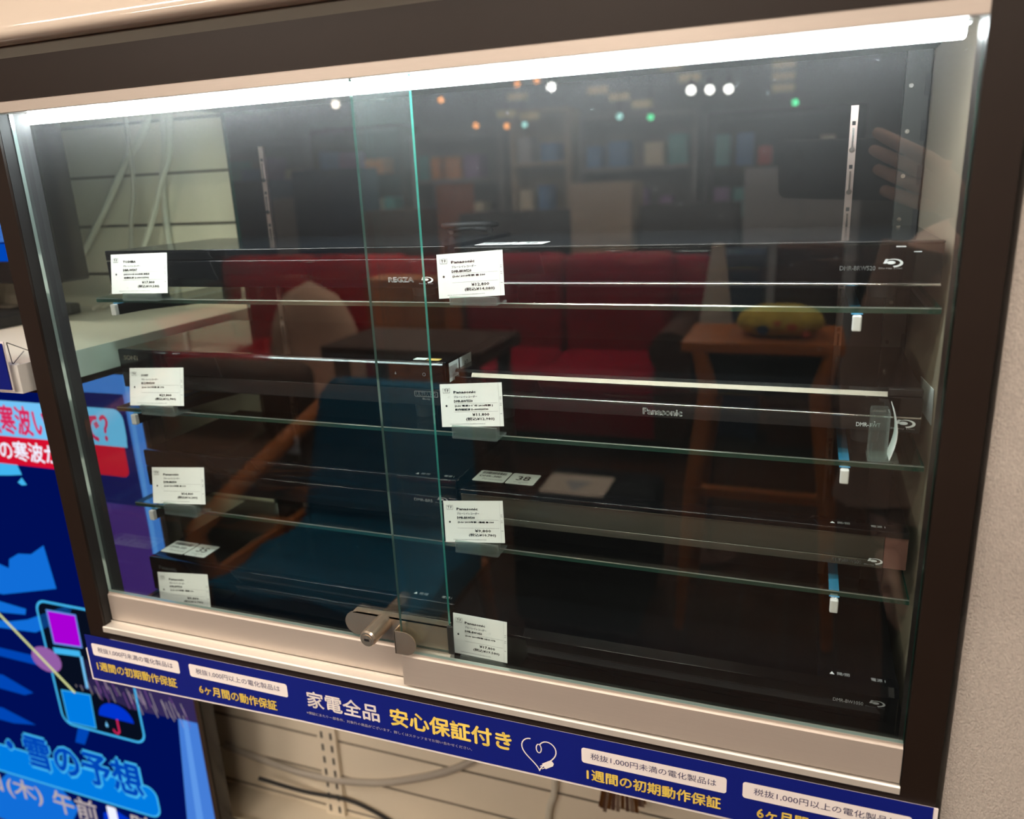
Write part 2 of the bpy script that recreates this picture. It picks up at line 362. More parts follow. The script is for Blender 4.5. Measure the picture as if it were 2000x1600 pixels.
MB().box(-0.7685, -0.7635, 0.0375, 0.3505, -0.4895, 0.1075, mats=[0, 0, 1, 1, 1, 1]).build('left_side_pane', ['glass_side', 'edge_dark'], case)
MB().box(0.1068, 0.1118, 0.0375, 0.3505, -0.4895, 0.1075).build('right_side_panel', 'side_panel', case)
b = MB().box(0.0820, 0.1040, 0.3390, 0.3505, -0.4895, 0.1075)
for k in range(13):
    z = 0.085 - 0.0435 * k; b.box(0.1000, 0.1046, 0.3382, 0.3392, z - 0.020, z, 1); b.cyl((0.0875, 0.3380, z - 0.01), (0.0875, 0.3392, z - 0.01), 0.0022, n=10, m=2)
b.build('corner_post', ['corner', 'rubber', 'chrome'], case)
MB().box(-0.7535, -0.7526, 0.0030, 0.0368, -0.4800, 0.0850).build('door_channel', 'rubber', case)
MB().box(-0.7634, -0.7560, 0.0371, 0.0390, -0.4895, 0.1075).build('side_gasket', 'rubber', case)
MB().box(0.0990, 0.1066, 0.0371, 0.0400, -0.4895, 0.1075).build('side_gasket', 'edge_dark', case)
# led strip under the top, just behind the glass
led = MB().box(-0.768, 0.0915, 0.0370, 0.0490, 0.0866, 0.1078).build('light_housing', 'led_body', case)
b = MB().prism([(0.0365, 0.0870), (0.0365, 0.0805), (0.0385, 0.0781), (0.0475, 0.0781), (0.0495, 0.0798), (0.0495, 0.0870)], -0.764, 0.0885, 'x'); b.build('light_diffuser', 'led', led)
# slotted standards on the back panel
for x in (-0.708, 0.0375):
    b = MB().box(x - 0.0036, x + 0.0036, 0.3462, 0.3508, -0.478, 0.0605)
    for k in range(12):
        z = 0.045 - 0.0435 * k
        b.box(x - 0.0017, x + 0.0017, 0.3458, 0.3463, z - 0.004, z, 1); b.box(x - 0.0010, x + 0.0010, 0.3456, 0.3463, z - 0.026, z - 0.0065, 2)
    for z in (0.0165, -0.026, -0.21, -0.39): b.cyl((x, 0.3445, z), (x, 0.3463, z), 0.0026, 0.0032, 14, 2)
    b.build('slotted_standard', ['standard', 'rubber', 'chrome'], case)
# sliding doors
def door(nm, x0, x1, y0, edge_l, edge_r):
    p = MB().prism([(y0, -0.4800), (y0, -0.4475), (y0 + 0.0012, -0.4462), (y0 + 0.0022, -0.4462), (y0 + 0.0022, -0.4442), (y0 + 0.0072, -0.4442), (y0 + 0.0072, -0.4462), (y0 + 0.0098, -0.4475), (y0 + 0.0098, -0.4800)], x0, x1, 'x').build('bottom_rail', 'alu', case)
    p['label'] = nm + ' satin aluminium rail'
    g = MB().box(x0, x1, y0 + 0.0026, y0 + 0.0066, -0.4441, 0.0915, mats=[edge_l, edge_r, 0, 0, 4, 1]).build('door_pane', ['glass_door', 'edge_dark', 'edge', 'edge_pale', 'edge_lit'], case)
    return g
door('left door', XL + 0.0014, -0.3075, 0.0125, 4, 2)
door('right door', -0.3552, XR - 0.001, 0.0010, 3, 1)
# showcase lock clipped over the left door
lk = MB()
x0, x1, z0, z1 = -0.423, -0.3075, -0.4385, -0.4125
poly = [(x1, z0), (x1, z1)] + [(x0 + 0.013 + 0.013 * math.cos(a), (z0 + z1) / 2 + 0.013 * math.sin(a)) for a in [math.pi / 2 + math.pi * i / 12 for i in range(13)]]
lk.prism(poly, 0.0108, 0.0122, 'y'); lk.box(x0 + 0.010, x1, 0.0108, 0.0205, z1 - 0.0012, z1, 0)
lock = lk.build('lock_plate', 'steel', case, bevel=0.0004)
kx, kz = -0.3775, -0.4185
MB().cyl((kx, 0.0115, kz), (kx, -0.0205, kz), 0.0086, 0.0086, 36).cyl((kx, -0.0205, kz), (kx, -0.0225, kz), 0.0086, 0.0074, 36).build('lock_cylinder', 'steel', lock, bevel=0.0003)
MB().cyl((kx, -0.0222, kz), (kx, -0.0230, kz), 0.0052, 0.0052, 28, 2).box(kx - 0.0026, kx + 0.0026, -0.0234, -0.0229, kz - 0.0014, kz + 0.0014, 1, 0.0005).build('key_slot', ['chrome', 'rubber', 'steel'], lock)
tabz = -0.431
poly = [(-0.3595, tabz - 0.0125), (-0.3595, tabz + 0.0125)] + [(-0.349 + 0.0125 * math.sin(a), tabz + 0.0125 * math.cos(a)) for a in [math.pi * i / 14 for i in range(15)]]
MB().prism(poly, -0.0018, -0.0005, 'y').box(-0.3600, -0.3588, -0.0018, 0.0115, tabz - 0.0125, tabz + 0.0125).build('lock_tab', 'steel', lock, bevel=0.0003)
MB().box(-0.3073, -0.3010, 0.0090, 0.0120, -0.4415, -0.4105, 0, 0.0012, 3).build('door_bumper', 'rubber', case)
# brackets, glass shelves
SHELF_Z = (-0.1065, -0.2355, -0.3570)
nms = ('top', 'middle', 'bottom')
def bracket(x, z, lab):
    t = thing('shelf_bracket', lab, 'shelf bracket', (x, 0.345, z), 0, 'brackets under the glass shelves')
    zt = z - 0.0060
    b = MB().prism([(0.0795, zt), (0.0760, zt - 0.002), (0.0760, zt - 0.0100), (0.0795, zt - 0.0125), (0.12, zt - 0.0135), (0.345, zt - 0.030), (0.345, zt)], x - 0.0028, x + 0.0028, 'x'); b.build('arm', 'chrome', t)
    MB().box(x - 0.0034, x + 0.0034, 0.0735, 0.0790, zt - 0.0128, zt - 0.0004, 0, 0.001).build('end_cap', 'white_metal', t)
    MB().box(x - 0.0042, x + 0.0042, 0.0795, 0.30, zt - 0.0002, zt + 0.0008).build('pad', 'blue_film', t)
    return t
for nm, z in zip(nms, SHELF_Z):
    for x, side in ((-0.7275, 'left'), (0.0395, 'right')):
        bracket(x, z, 'steel bracket with white cap under the %s end of the %s glass shelf' % (side, nm))
    b = MB().box(-0.7565, 0.0985, 0.0800, 0.3360, z - 0.005, z, mats=[1, 1, 1, 1, 0, 0]); b.add([(-0.7565, 0.0798, z - 0.0011), (0.0985, 0.0798, z - 0.0011), (0.0985, 0.0801, z + 0.00005), (-0.7565, 0.0801, z + 0.00005)], [(0, 1, 2, 3)], 2)
    tag(b.build('glass_shelf', ['glass_shelf', 'edge_dark', 'arris']), '%s clear glass shelf with green edge inside the display case' % nm, 'glass shelf', 'glass shelves in the case')

# ================================================================== DISC RECORDERS
def disc_logo(b, x, y, wd, fn, m):
    """swoosh disc with a tail and a small wordmark below it"""
    hgt = wd * 0.46; cx, cy = x + wd * 0.60, y + hgt * 0.58; rx, ry = wd * 0.40, hgt * 0.42
    outer = [(cx + rx * math.cos(a), cy + ry * math.sin(a)) for a in [math.radians(150 - 235 * i / 28) for i in range(29)]]
    inner = [(cx - wd * 0.045 + rx * 0.80 * math.cos(a), cy + hgt * 0.03 + ry * 0.74 * math.sin(a)) for a in [math.radians(150 - 235 * i / 28) for i in range(29)]]
    for i in range(28): b.poly([outer[i], inner[i], inner[i + 1], outer[i + 1]], fn, m)
    b.poly([(cx - wd * 0.10 + rx * 0.46 * math.cos(a), cy + hgt * 0.05 + ry * 0.40 * math.sin(a)) for a in [2 * math.pi * i / 20 for i in range(20)]], fn, m)
    b.poly([(cx - wd * 0.34, cy + ry * 0.95), (cx - wd * 0.22, cy + ry * 0.95), (cx - wd * 0.30, cy - ry * 0.10), (cx - wd * 0.43, cy - ry * 0.10)], fn, m)
    b.text('Blu-ray Disc', x, y - hgt * 0.04, fn, w=wd * 0.98, h=hgt * 0.20, m=m, bold=0.02)

def recorder(label, x0, x1, yf, depth, ztop, zbot, zshelf, lid='satin_black'):
    t = thing('disc_recorder', label, 'disc recorder', ((x0 + x1) / 2, yf + depth / 2, zshelf), 0, 'disc recorders in the glass case')
    MB().box(x0 + 0.001, x1 - 0.001, yf + 0.008, yf + depth, zbot + 0.002, ztop - 0.0004).build('body', lid, t, bevel=0.0015)
    for fx in (x0 + 0.04, x1 - 0.04):
        for fy in (yf + 0.03, yf + depth - 0.03):
            MB().cyl((fx, fy, zshelf + 0.0002), (fx, fy, zbot + 0.002), 0.011, 0.0125, 20).build('foot', 'rubber', t)
    return t
def front_fn(y): return lambda a, c: (a, y, c)
def top_fn(z): return lambda a, c: (a, c, z)
def sticker(t, x, y, z, num, roll=0.0):
    """two-part shop sticker on the lid: barcode half and number half"""
    ca, sa = math.cos(roll), math.sin(roll)
    fn = lambda a, c: (x + a * ca - c * sa, y + a * sa + c * ca, z + 0.0003)
    fi = lambda a, c: (x + a * ca - c * sa, y + a * sa + c * ca, z + 0.0005)
    b = MB(); b.rrect(0, 0, 0.0365, 0.031, 0.0025, fn, 0); b.rrect(0.038, 0, 0.070, 0.031, 0.0025, fn, 0)
    random.seed(int(num)); xx = 0.004
    while xx < 0.032:
        ww = random.choice((0.0004, 0.0007, 0.001)); b.poly([(xx, 0.021), (xx + ww, 0.021), (xx + ww, 0.028), (xx, 0.028)], fi, 1); xx += ww + random.choice((0.0005, 0.0008))
    b.text('DMR-' + num + '0', 0.004, 0.013, fi, h=0.0045, m=1, bold=0.02); b.text('Panasonic', 0.010, 0.005, fi, h=0.0042, m=2)
    b.text(num, 0.054, 0.0115, fi, h=0.0115, m=1, bold=0.01, align='c'); b.poly([(0.046, 0.0062), (0.063, 0.0062), (0.063, 0.0068), (0.046, 0.0068)], fi, 2); b.text('III', 0.054, 0.002, fi, h=0.003, m=2, align='c')
    o = b.build('shop_sticker', ['paper', 'ink', 'ink_soft'], t); o['label'] = 'white two-part sticker reading ' + num
    return o
def top_keys(t, x, y, z, fl='開/閉', fr='電源 ⏻/I'):
    f = top_fn(z + 0.0004); b = MB()
    b.poly([(x, y + 0.000), (x + 0.0042, y + 0.000), (x + 0.0021, y + 0.0042)], f, 0); b.text(fl, x + 0.0065, y, f, h=0.0042, m=0, bold=0.02); b2 = MB().text('電源 I', x + 0.034, y - 0.0005, f, h=0.0044, m=0, bold=0.02)
    b.build('key_legend', ['ink_white'], t); b2.build('key_legend', ['ink_white'], t)
    for k, (a, c) in enumerate(((x - 0.002, x + 0.022), (x + 0.030, x + 0.052))):
        MB().box(a, c, y + 0.0075, y + 0.0145, z - 0.0004, z + 0.0004, 0, 0.0003).build('key', 'gloss_black', t)

# 1 top left
t = recorder('black disc recorder on the left of the top glass shelf', -0.7530, -0.3255, 0.100, 0.185, -0.0560, -0.0965, SHELF_Z[0], 'lid')
MB().box(-0.753, -0.3255, 0.100, 0.109, -0.0672, -0.0560, 0, 0.0012, 3).build('upper_fascia', 'gloss_black', t)
MB().box(-0.753, -0.3255, 0.100, 0.109, -0.0965, -0.0679, 0, 0.0012, 3).build('front_flap', 'gloss_black', t)
b = MB(); f = front_fn(0.0997); b.text('REGZA', -0.3885, -0.0905, f, w=0.0275, h=0.0046, bold=0.045); disc_logo(b, -0.3550, -0.0925, 0.0155, f, 0)
b.build('maker_mark', ['ink_white'], t)
# 2 top right
t = recorder('black disc recorder on the right of the top glass shelf', -0.3195, 0.1005, 0.110, 0.185, -0.0585, -0.0935, SHELF_Z[0], 'lid')
MB().box(-0.3195, 0.1005, 0.110, 0.1185, -0.0918, -0.0602, 0, 0.001, 3).build('front_flap', 'gloss_black', t)
MB().box(-0.3195, 0.1005, 0.1085, 0.1185, -0.0602, -0.0583, 0, 0.0007, 3).build('lid_edge', 'panel_grey', t)
MB().box(-0.3195, 0.1005, 0.1090, 0.1185, -0.0940, -0.0920, 0, 0.0007, 3).build('chrome_strip', 'chrome', t)
b = MB(); f = front_fn(0.1097); b.text('DMR-BRW520', 0.0255, -0.0815, f, w=0.0265, h=0.0034, bold=0.012); disc_logo(b, 0.0545, -0.0805, 0.0175, f, 0); b.build('maker_mark', ['ink_white'], t)
MB().box(0.066, 0.073, 0.1094, 0.1102, -0.0632, -0.0624).box(0.079, 0.0845, 0.1094, 0.1102, -0.0672, -0.0666).build('indicator', 'ink_white', t)
sticker(t, -0.307, 0.128, -0.0585, '36', 0.02)
# 3 middle left, tall
t = recorder('tall black disc player on the left of the middle glass shelf', -0.7610, -0.3330, 0.100, 0.20, -0.1705, -0.2165, SHELF_Z[1])
MB().box(-0.761, -0.333, 0.100, 0.109, -0.1985, -0.1705, 0, 0.001, 3).build('upper_fascia', 'gloss_black', t)
MB().box(-0.761, -0.333, 0.1008, 0.109, -0.2165, -0.1990, 0, 0.001, 3).build('lower_fascia', 'panel_grey', t)
MB().prism([(0.0985, -0.1735), (0.0985, -0.1975), (0.1005, -0.1985), (0.1005, -0.1715)], -0.7300, -0.3360, 'x').build('disc_flap', 'gloss_black', t)
b = MB(); f = front_fn(0.0995); b.text('SONY', -0.7525, -0.1825, f, w=0.0225, h=0.0050, bold=0.025); b.build('maker_mark', ['ink_gold'], t)
b = MB(); f = front_fn(0.0980)
b.poly([(-0.3900, -0.1843), (-0.3880, -0.1843), (-0.3880, -0.1836), (-0.3882, -0.1836), (-0.3890, -0.1812), (-0.3898, -0.1836), (-0.3900, -0.1836)], f); b.build('key_legend', ['ink_grey'], t)
b = MB().stroke([(-0.3565 + 0.0016 * math.cos(a), -0.1832 + 0.0016 * math.sin(a)) for a in [2 * math.pi * i / 16 for i in range(16)]], 0.0004, f, 0, True); b.build('power_mark', ['ink_grey'], t)
b = MB(); f = front_fn(0.1003); b.stroke(rr(-0.3700, -0.2072, -0.3440, -0.2018, 0.0004, 1), 0.0005, f, 0, True); b.text('ULTRA HD', -0.3570, -0.2062, f, w=0.0225, h=0.0034, align='c', bold=0.03); b.text('Blu-ray', -0.3570, -0.2112, f, h=0.0028, align='c'); b.build('format_mark', ['ink_grey'], t)
b = MB(); f = top_fn(-0.1701); b.rrect(-0.3720, 0.1060, -0.3580, 0.1150, 0.0004, f, 0); b.rrect(-0.3565, 0.1050, -0.3425, 0.1140, 0.0004, f, 1); b.build('small_label', ['paper', 'gold'], t)
sf = lambda a, c: (-0.3334, a, c)
b = MB(); b.poly([(0.1010, -0.2050), (0.1070, -0.2050), (0.1070, -0.1930), (0.1330, -0.1930), (0.1330, -0.1735), (0.1010, -0.1735)], sf, 0)
sg = lambda a, c: (-0.3331, a, c)
for i in range(11): b.poly([(0.107 + i * 0.002, -0.189), (0.1078 + i * 0.002, -0.189), (0.1078 + i * 0.002, -0.177), (0.107 + i * 0.002, -0.177)], sg, 1)
b.build('barcode_label', ['paper', 'ink'], t)
b = MB(); b.poly([(0.1360, -0.1930), (0.1660, -0.1930), (0.1660, -0.1735), (0.1360, -0.1735)], sf, 0); b.text('A0', 0.151, -0.185, sg, h=0.006, align='c', m=1)
b.poly([(0.1375, -0.192), (0.1500, -0.192), (0.1500, -0.188), (0.1375, -0.188)], sg, 1); b.build('barcode_label', ['paper', 'ink'], t)
# 4 middle right
t = recorder('black disc recorder with a slanted front strip painted as led glint on the right of the middle shelf', -0.3290, 0.0970, 0.112, 0.175, -0.1805, -0.2175, SHELF_Z[1])
MB().prism([(0.1105, -0.1868), (0.1130, -0.1832), (0.1210, -0.1832), (0.1210, -0.1868)], -0.310, 0.0700, 'x').build('glint_bevel', 'bevel', t)
MB().prism([(0.1135, -0.1831), (0.1160, -0.1803), (0.1210, -0.1803), (0.1210, -0.1831)], -0.3290, 0.0700, 'x').build('lid_edge', 'gloss_black', t)
MB().box(-0.3290, 0.0970, 0.1112, 0.121, -0.2035, -0.1872, 0, 0.0008, 3).build('upper_fascia', 'gloss_black', t)
MB().box(-0.3290, 0.0970, 0.1095, 0.121, -0.2052, -0.2036, 0, 0.0006, 3).build('chrome_line', 'chrome', t)
MB().box(-0.3290, 0.0970, 0.1100, 0.121, -0.2175, -0.2054, 0, 0.0006, 3).build('lower_fascia', 'panel_grey', t)
MB().box(0.0705, 0.0970, 0.1125, 0.121, -0.1868, -0.1805, 0, 0.0006, 3).build('end_piece', 'panel_grey', t)
b = MB(); f = front_fn(0.1097); b.text('Panasonic', -0.1360, -0.2146, f, w=0.0360, h=0.0060, bold=0.035); b.build('maker_mark', ['ink_white'], t); b = MB(); b.text('DMR-BWT', 0.0475, -0.2140, f, w=0.0190, h=0.0036); disc_logo(b, 0.0745, -0.2145, 0.0185, f, 0); b.build('model_mark', ['ink_white'], t)
# 5 bottom shelf left
t = recorder('black disc recorder on the left of the bottom glass shelf', -0.7610, -0.3345, 0.110, 0.18, -0.3005, -0.3470, SHELF_Z[2])
MB().box(-0.761, -0.3345, 0.110, 0.119, -0.3210, -0.3005, 0, 0.001, 3).build('upper_fascia', 'gloss_black', t)
MB().box(-0.761, -0.3345, 0.110, 0.119, -0.3470, -0.3216, 0, 0.001, 3).build('front_flap', 'gloss_black', t)
b = MB(); f = front_fn(0.1097); b.text('DMR-BRS', -0.3860, -0.3285, f, w=0.0220, h=0.0032); disc_logo(b, -0.3605, -0.3285, 0.0150, f, 0); b.build('maker_mark', ['ink_grey'], t)
top_keys(t, -0.386, 0.117, -0.3005)
# 6 bottom shelf right
t = recorder('disc recorder with smoked silver front and 38 sticker, bottom glass shelf', -0.3300, 0.0975, 0.112, 0.18, -0.3090, -0.3455, SHELF_Z[2])
MB().box(-0.3300, 0.0975, 0.1080, 0.13, -0.3142, -0.3086, 0, 0.001, 3).build('lid_edge', 'gloss_black', t)
MB().box(-0.3300, 0.0785, 0.1100, 0.121, -0.3375, -0.3146, 0, 0.0006, 3).build('front_flap', 'panel_silver', t)
MB().box(-0.3300, 0.0785, 0.1094, 0.121, -0.3455, -0.3378, 0, 0.0006, 3).build('lower_fascia', 'panel_silver', t)
MB().box(0.0788, 0.0975, 0.1100, 0.122, -0.3450, -0.3146, 0, 0.0006, 3).build('end_piece', 'end_cap', t)
b = MB(); f = front_fn(0.1091); b.text('DMR-BRW500', 0.0370, -0.3428, f, w=0.0240, h=0.0032, bold=0.01); disc_logo(b, 0.0635, -0.3428, 0.0150, f, 0); b.build('maker_mark', ['ink_white'], t)
sticker(t, -0.3275, 0.1340, -0.3088, '38')
top_keys(t, 0.0330, 0.1150, -0.3087)
# 7 deck left
t = recorder('black disc recorder with 35 sticker on the case floor at left', -0.7570, -0.3345, 0.085, 0.19, -0.4340, -0.4790, -0.4897)
MB().box(-0.7570, -0.3345, 0.085, 0.094, -0.4535, -0.4340, 0, 0.001, 3).build('upper_fascia', 'gloss_black', t)
MB().box(-0.7570, -0.3345, 0.085, 0.094, -0.4790, -0.4541, 0, 0.001, 3).build('front_flap', 'gloss_black', t)
b = MB(); f = front_fn(0.0847); b.text('Panasonic', -0.7425, -0.4485, f, w=0.0270, h=0.0044, bold=0.02); b.build('maker_mark', ['ink_grey'], t)
sticker(t, -0.7545, 0.1010, -0.4340, '35')
top_keys(t, -0.388, 0.094, -0.4340)
# 8 deck right
t = recorder('black disc recorder on the case floor at right, nearest the aluminium rail', -0.3320, 0.0960, 0.060, 0.20, -0.4345, -0.4790, -0.4897)
MB().prism([(0.060, -0.4420), (0.064, -0.4345), (0.075, -0.4345), (0.075, -0.4420)], -0.3320, 0.0960, 'x').build('lid_edge', 'gloss_black', t)
MB().box(-0.3320, 0.0960, 0.060, 0.069, -0.4790, -0.4425, 0, 0.001, 3).build('front_flap', 'gloss_black', t)
b = MB(); f = front_fn(0.0597); b.text('DMR-BW1050', 0.0440, -0.4545, f, w=0.0245, h=0.0034); disc_logo(b, 0.0705, -0.4545, 0.0155, f, 0); b.build('maker_mark', ['ink_grey'], t)
top_keys(t, 0.0400, 0.0690, -0.4343)

# ================================================================== PRICE CARDS AND THEIR STANDS
def card(label, x, z, y, rows, zshelf, lean=12, roll=0.0, yaw=0.0, wd=0.0765, ht=0.0425, stand=True, where=''):
    """local frame: x along the card, z up, printed face towards -y"""
    b = MB(); b.box(-wd / 2, wd / 2, 0, 0.0005, 0, ht)
    f = lambda a, c: (-wd / 2 + a * wd, -0.0002, ht * (1 - c))
    g = lambda a, c: (-wd / 2 + a * 0.001, -0.0002, c * 0.001)       # millimetres from the lower left corner
    Wm, Hm = wd * 1000, ht * 1000
    T = lambda s, u, v, h, m=1, al='l', bo=0.05, w=None: b.text(s, u * Wm, (1 - v) * Hm - h / 2, g, h=h, w=w, m=m, align=al, bold=bo, res=1)
    b.stroke([(3.2, Hm - 4), (3.2, Hm - 8.6), (10.2, Hm - 8.6), (10.2, Hm - 4), (8.6, Hm - 4.8), (6.7, Hm - 4.2), (4.8, Hm - 4.8)], 0.35, g, 1, True)
    b.text('T F', 6.7, Hm - 7.6, g, h=2.2, m=1, align='c', res=1, bold=0.04)
    T(rows[0], 0.225, 0.195, 2.3, 1, w=min(23, 2.5 * len(rows[0]))); T('ブルーレイレコーダー', 0.225, 0.305, 2.2, 2, w=24); T(rows[1], 0.225, 0.405, 2.2, 1, w=19)
    b.stroke([(0.22 * Wm, 0.54 * Hm), (0.92 * Wm, 0.54 * Hm), (0.92 * Wm, 0.345 * Hm), (0.22 * Wm, 0.345 * Hm)], 0.22, g, 2, True)
    T(rows[2], 0.235, 0.515, 2.1, 1, w=min(48, 1.75 * len(rows[2])))
    if rows[3]: T(rows[3], 0.235, 0.600, 2.0, 1, w=34)
    b.poly([(0.095 * Wm + 1.1 * math.cos(a), 0.49 * Hm + 1.1 * math.sin(a)) for a in [2 * math.pi * i / 12 for i in range(12)]], g, 1)
    T(rows[4], 0.78, 0.725, 3.0, 1, 'r', 0.03, 17); T('(税込' + rows[5] + ')', 0.86, 0.825, 3.3, 1, 'r', 0.03, 29)
    random.seed(len(label) + int(abs(x) * 999)); u = 0.14
    while u < 0.70:
        b.poly([(u * Wm, 0.055 * Hm), (u * Wm + 0.5, 0.055 * Hm), (u * Wm + 0.5, 0.055 * Hm + random.uniform(0.5, 1.1)), (u * Wm, 0.055 * Hm + 0.9)], g, 2); u += random.uniform(0.012, 0.02)
    b.stroke([(0.945 * Wm, Hm), (0.945 * Wm, 0)], 0.14, g, 2)
    for v in (0.28, 0.48, 0.52, 0.62, 0.66): b.poly([(0.955 * Wm, v * Hm), (0.985 * Wm, v * Hm), (0.985 * Wm, v * Hm + 0.5), (0.955 * Wm, v * Hm + 0.5)], g, 2)
    o = b.build('price_card', ['paper', 'ink', 'ink_soft'], None, local=True, loc=(x, y, z), rot=(math.radians(-lean), math.radians(roll), math.radians(yaw)))
    tag(o, label, 'price card', 'price cards in the case')
    if stand:
        s = thing('card_stand', 'clear acrylic stand gripping the price card ' + where, 'card stand', (x + 0.002, y, zshelf), 0, 'acrylic card stands')
        xa, xb = x - 0.0205, x + 0.0255
        MB().box(xa, xb, y - 0.0035, y + 0.0225, zshelf + 0.0003, zshelf + 0.0018).build('base', 'acrylic', s)
        MB().box(xa, xb, y - 0.0032, y - 0.0008, zshelf + 0.0019, z + 0.0006).build('front_grip', 'acrylic', s)
        MB().prism([(y + 0.0018, zshelf + 0.0019), (y + 0.0050, zshelf + 0.0019), (y + 0.0052, z + 0.0034), (y + 0.0032, z + 0.0034)], xa, xb, 'x').build('rear_grip', 'acrylic', s)
    return o
card('price card under the left recorder of the top shelf, reading TOSHIBA', -0.6735, -0.0985, 0.0625, ('TOSHIBA', 'DBR-W507', '[HDD500GB 2016年製 通電済', '初期化済 D-000123702', '¥17,800', '¥19,580'), SHELF_Z[0], 12, -1.0, 1, where='at the left of the top glass shelf')
card('price card beside the left recorder of the top shelf, reading Panasonic 14,080', -0.2840, -0.0990, 0.0625, ('Panasonic', 'DMR-BRW520', '[2ch/ 2018年製 ■ 500', '', '¥12,800', '¥14,080'), SHELF_Z[0], 8, -3.2, 2, 0.064, 0.0400, where='at the middle of the top glass shelf')
card('price card below the tall player on the middle shelf, reading SONY', -0.6765, -0.2245, 0.0620, ('SONY', 'BDZ-FBW2000', '[2ch/ 2017年製 ■ 2TB', '', '¥29,800', '¥32,780'), SHELF_Z[1], 14, -2.5, 1, where='at the left of the middle glass shelf')
card('price card before the slant fronted recorder on the middle shelf, reading 12,980', -0.2905, -0.2230, 0.0625, ('Panasonic', 'DMR-BWT550', '[2ch/ 電源ｺｰﾄﾞ付 2014年製 ]', '動作確認済 D-000320730', '¥11,800', '¥12,980'), SHELF_Z[1], 10, -4.0, 2, 0.0635, 0.0415, where='at the middle of the middle glass shelf')
card('price card at the left of the bottom glass shelf, reading 16,280', -0.6690, -0.3430, 0.0620, ('Panasonic', 'DMR-BRS530', '[2ch/ 2016年製 ■ 500', '', '¥14,800', '¥16,280'), SHELF_Z[2], 14, -4.5, 1, where='at the left of the bottom glass shelf')
card('price card before the silver fronted recorder on the bottom shelf, reading 10,780', -0.2955, -0.3450, 0.0625, ('Panasonic', 'DMR-BRW500', '[2ch/ 2015年製 1番組 ■ 500', '', '¥9,800', '¥10,780'), SHELF_Z[2], 12, -5.0, 2, 0.0640, 0.0420, where='at the middle of the bottom glass shelf')
card('price card half hidden behind the left aluminium rail of the case', -0.6850, -0.4800, 0.0600, ('Panasonic', 'DMR-BWT510', '[2ch/ 2013年製 1番組 300', '', '¥9,800', '¥10,780'), -0.4897, 10, -5.0, 1, where='behind the left aluminium rail')
card('price card leaning beside the lock at the foot of the right door', -0.2850, -0.4575, 0.0345, ('Panasonic', 'DMR-BW1050', '[2ch/ 2014年製 HDD1TB', '', '¥17,800', '¥19,580'), -0.4897, 8, -1.5, -4, 0.0600, 0.0425, stand=True, where='beside the door lock')
# card seen edge-on at the right end of the middle shelf
b = MB(); n = 14
fr = [(0.0725 + 0.0042 * math.sin(math.pi * i / n), -0.2335 + 0.0440 * i / n) for i in range(n + 1)]
poly = fr + [(x + 0.0004, z) for x, z in fr[::-1]]
b.prism(poly, 0.0815, 0.1060, 'y')
tag(b.build('price_card', ['paper']), 'curled price card seen almost edge-on at the right end of the middle shelf', 'price card', 'price cards in the case')
s = thing('card_stand', 'clear acrylic stand turned sideways at the right end of the middle shelf', 'card stand', (0.067, 0.094, SHELF_Z[1]), 0, 'acrylic card stands')
MB().box(0.0565, 0.0800, 0.0815, 0.1065, SHELF_Z[1] + 0.0003, SHELF_Z[1] + 0.0015).build('base', 'acrylic', s)
MB().box(0.0570, 0.0710, 0.0830, 0.1045, SHELF_Z[1] + 0.0016, -0.1930, 0, 0.0015).build('front_grip', 'acrylic', s)
# folded white sheet on the right side pane
b = MB(); b.add([(0.1062, 0.206, -0.191), (0.1062, 0.126, -0.183), (0.1062, 0.119, -0.2125), (0.1062, 0.187, -0.218)], [(0, 1, 2, 3)]); b.add([(0.1058, 0.206, -0.191), (0.1058, 0.126, -0.183), (0.1058, 0.119, -0.2125), (0.1058, 0.187, -0.218)], [(3, 2, 1, 0)])
b.add([(0.1062, 0.206, -0.191), (0.1062, 0.126, -0.183), (0.1058, 0.126, -0.183), (0.1058, 0.206, -0.191)], [(0, 1, 2, 3)])
tag(b.build('paper_note', 'paper'), 'plain white note stuck on the right glass side of the case', 'note')
# loose black lead behind the top recorders
pts = [(-0.372 + 0.030 * math.cos(a) + 0.012 * a / 10, 0.258 + 0.020 * math.sin(a), -0.0522 + 0.0085 * math.sin(a * 0.31) ** 2) for a in [2 * math.pi * i / 20 * 1.0 for i in range(33)]]
tag(MB().tube(pts, 0.0032, 8).build('power_lead', 'rubber'), 'coiled black power lead lying on the left recorder of the top shelf', 'power lead')
# ================================================================== BANNER STRIP UNDER THE CASE
def sgn(x, z):
    """flat layout (x, z as read off a plane at the case front) onto the slightly twisted strip"""
    u = (x + 0.79) / 0.91
    zt = -0.497 + 0.003 * u; zb = -0.557 + 0.008 * min(1, u * 3)
    v = (zt - z) / (zt - zb)
    yb = -0.014 + 0.006 * u
    k = 1 + (yb + 0.003) / 0.59
    X, Y, Z = x * (1 - v) + x * k * v, -0.003 * (1 - v) + yb * v, zt * (1 - v) + zb * k * v
    return (X, Y, Z)
def layer(d): return lambda a, c: tuple(p + q for p, q in zip(sgn(a, c), (0, -d, 0)))
bn = thing('warranty_banner', 'long blue banner strip with white and yellow Japanese lettering under the case', 'banner', (-0.33, -0.004, -0.52))
b = MB(); n = 24
xs = [-0.784 + 0.904 * i / n for i in range(n + 1)]
def zt_(x): return -0.497 + 0.003 * (x + 0.79) / 0.91
def zb_(x): return -0.557 + 0.008 * min(1, (x + 0.79) / 0.91 * 3)
f0, f1 = layer(0.0), layer(-0.0008)
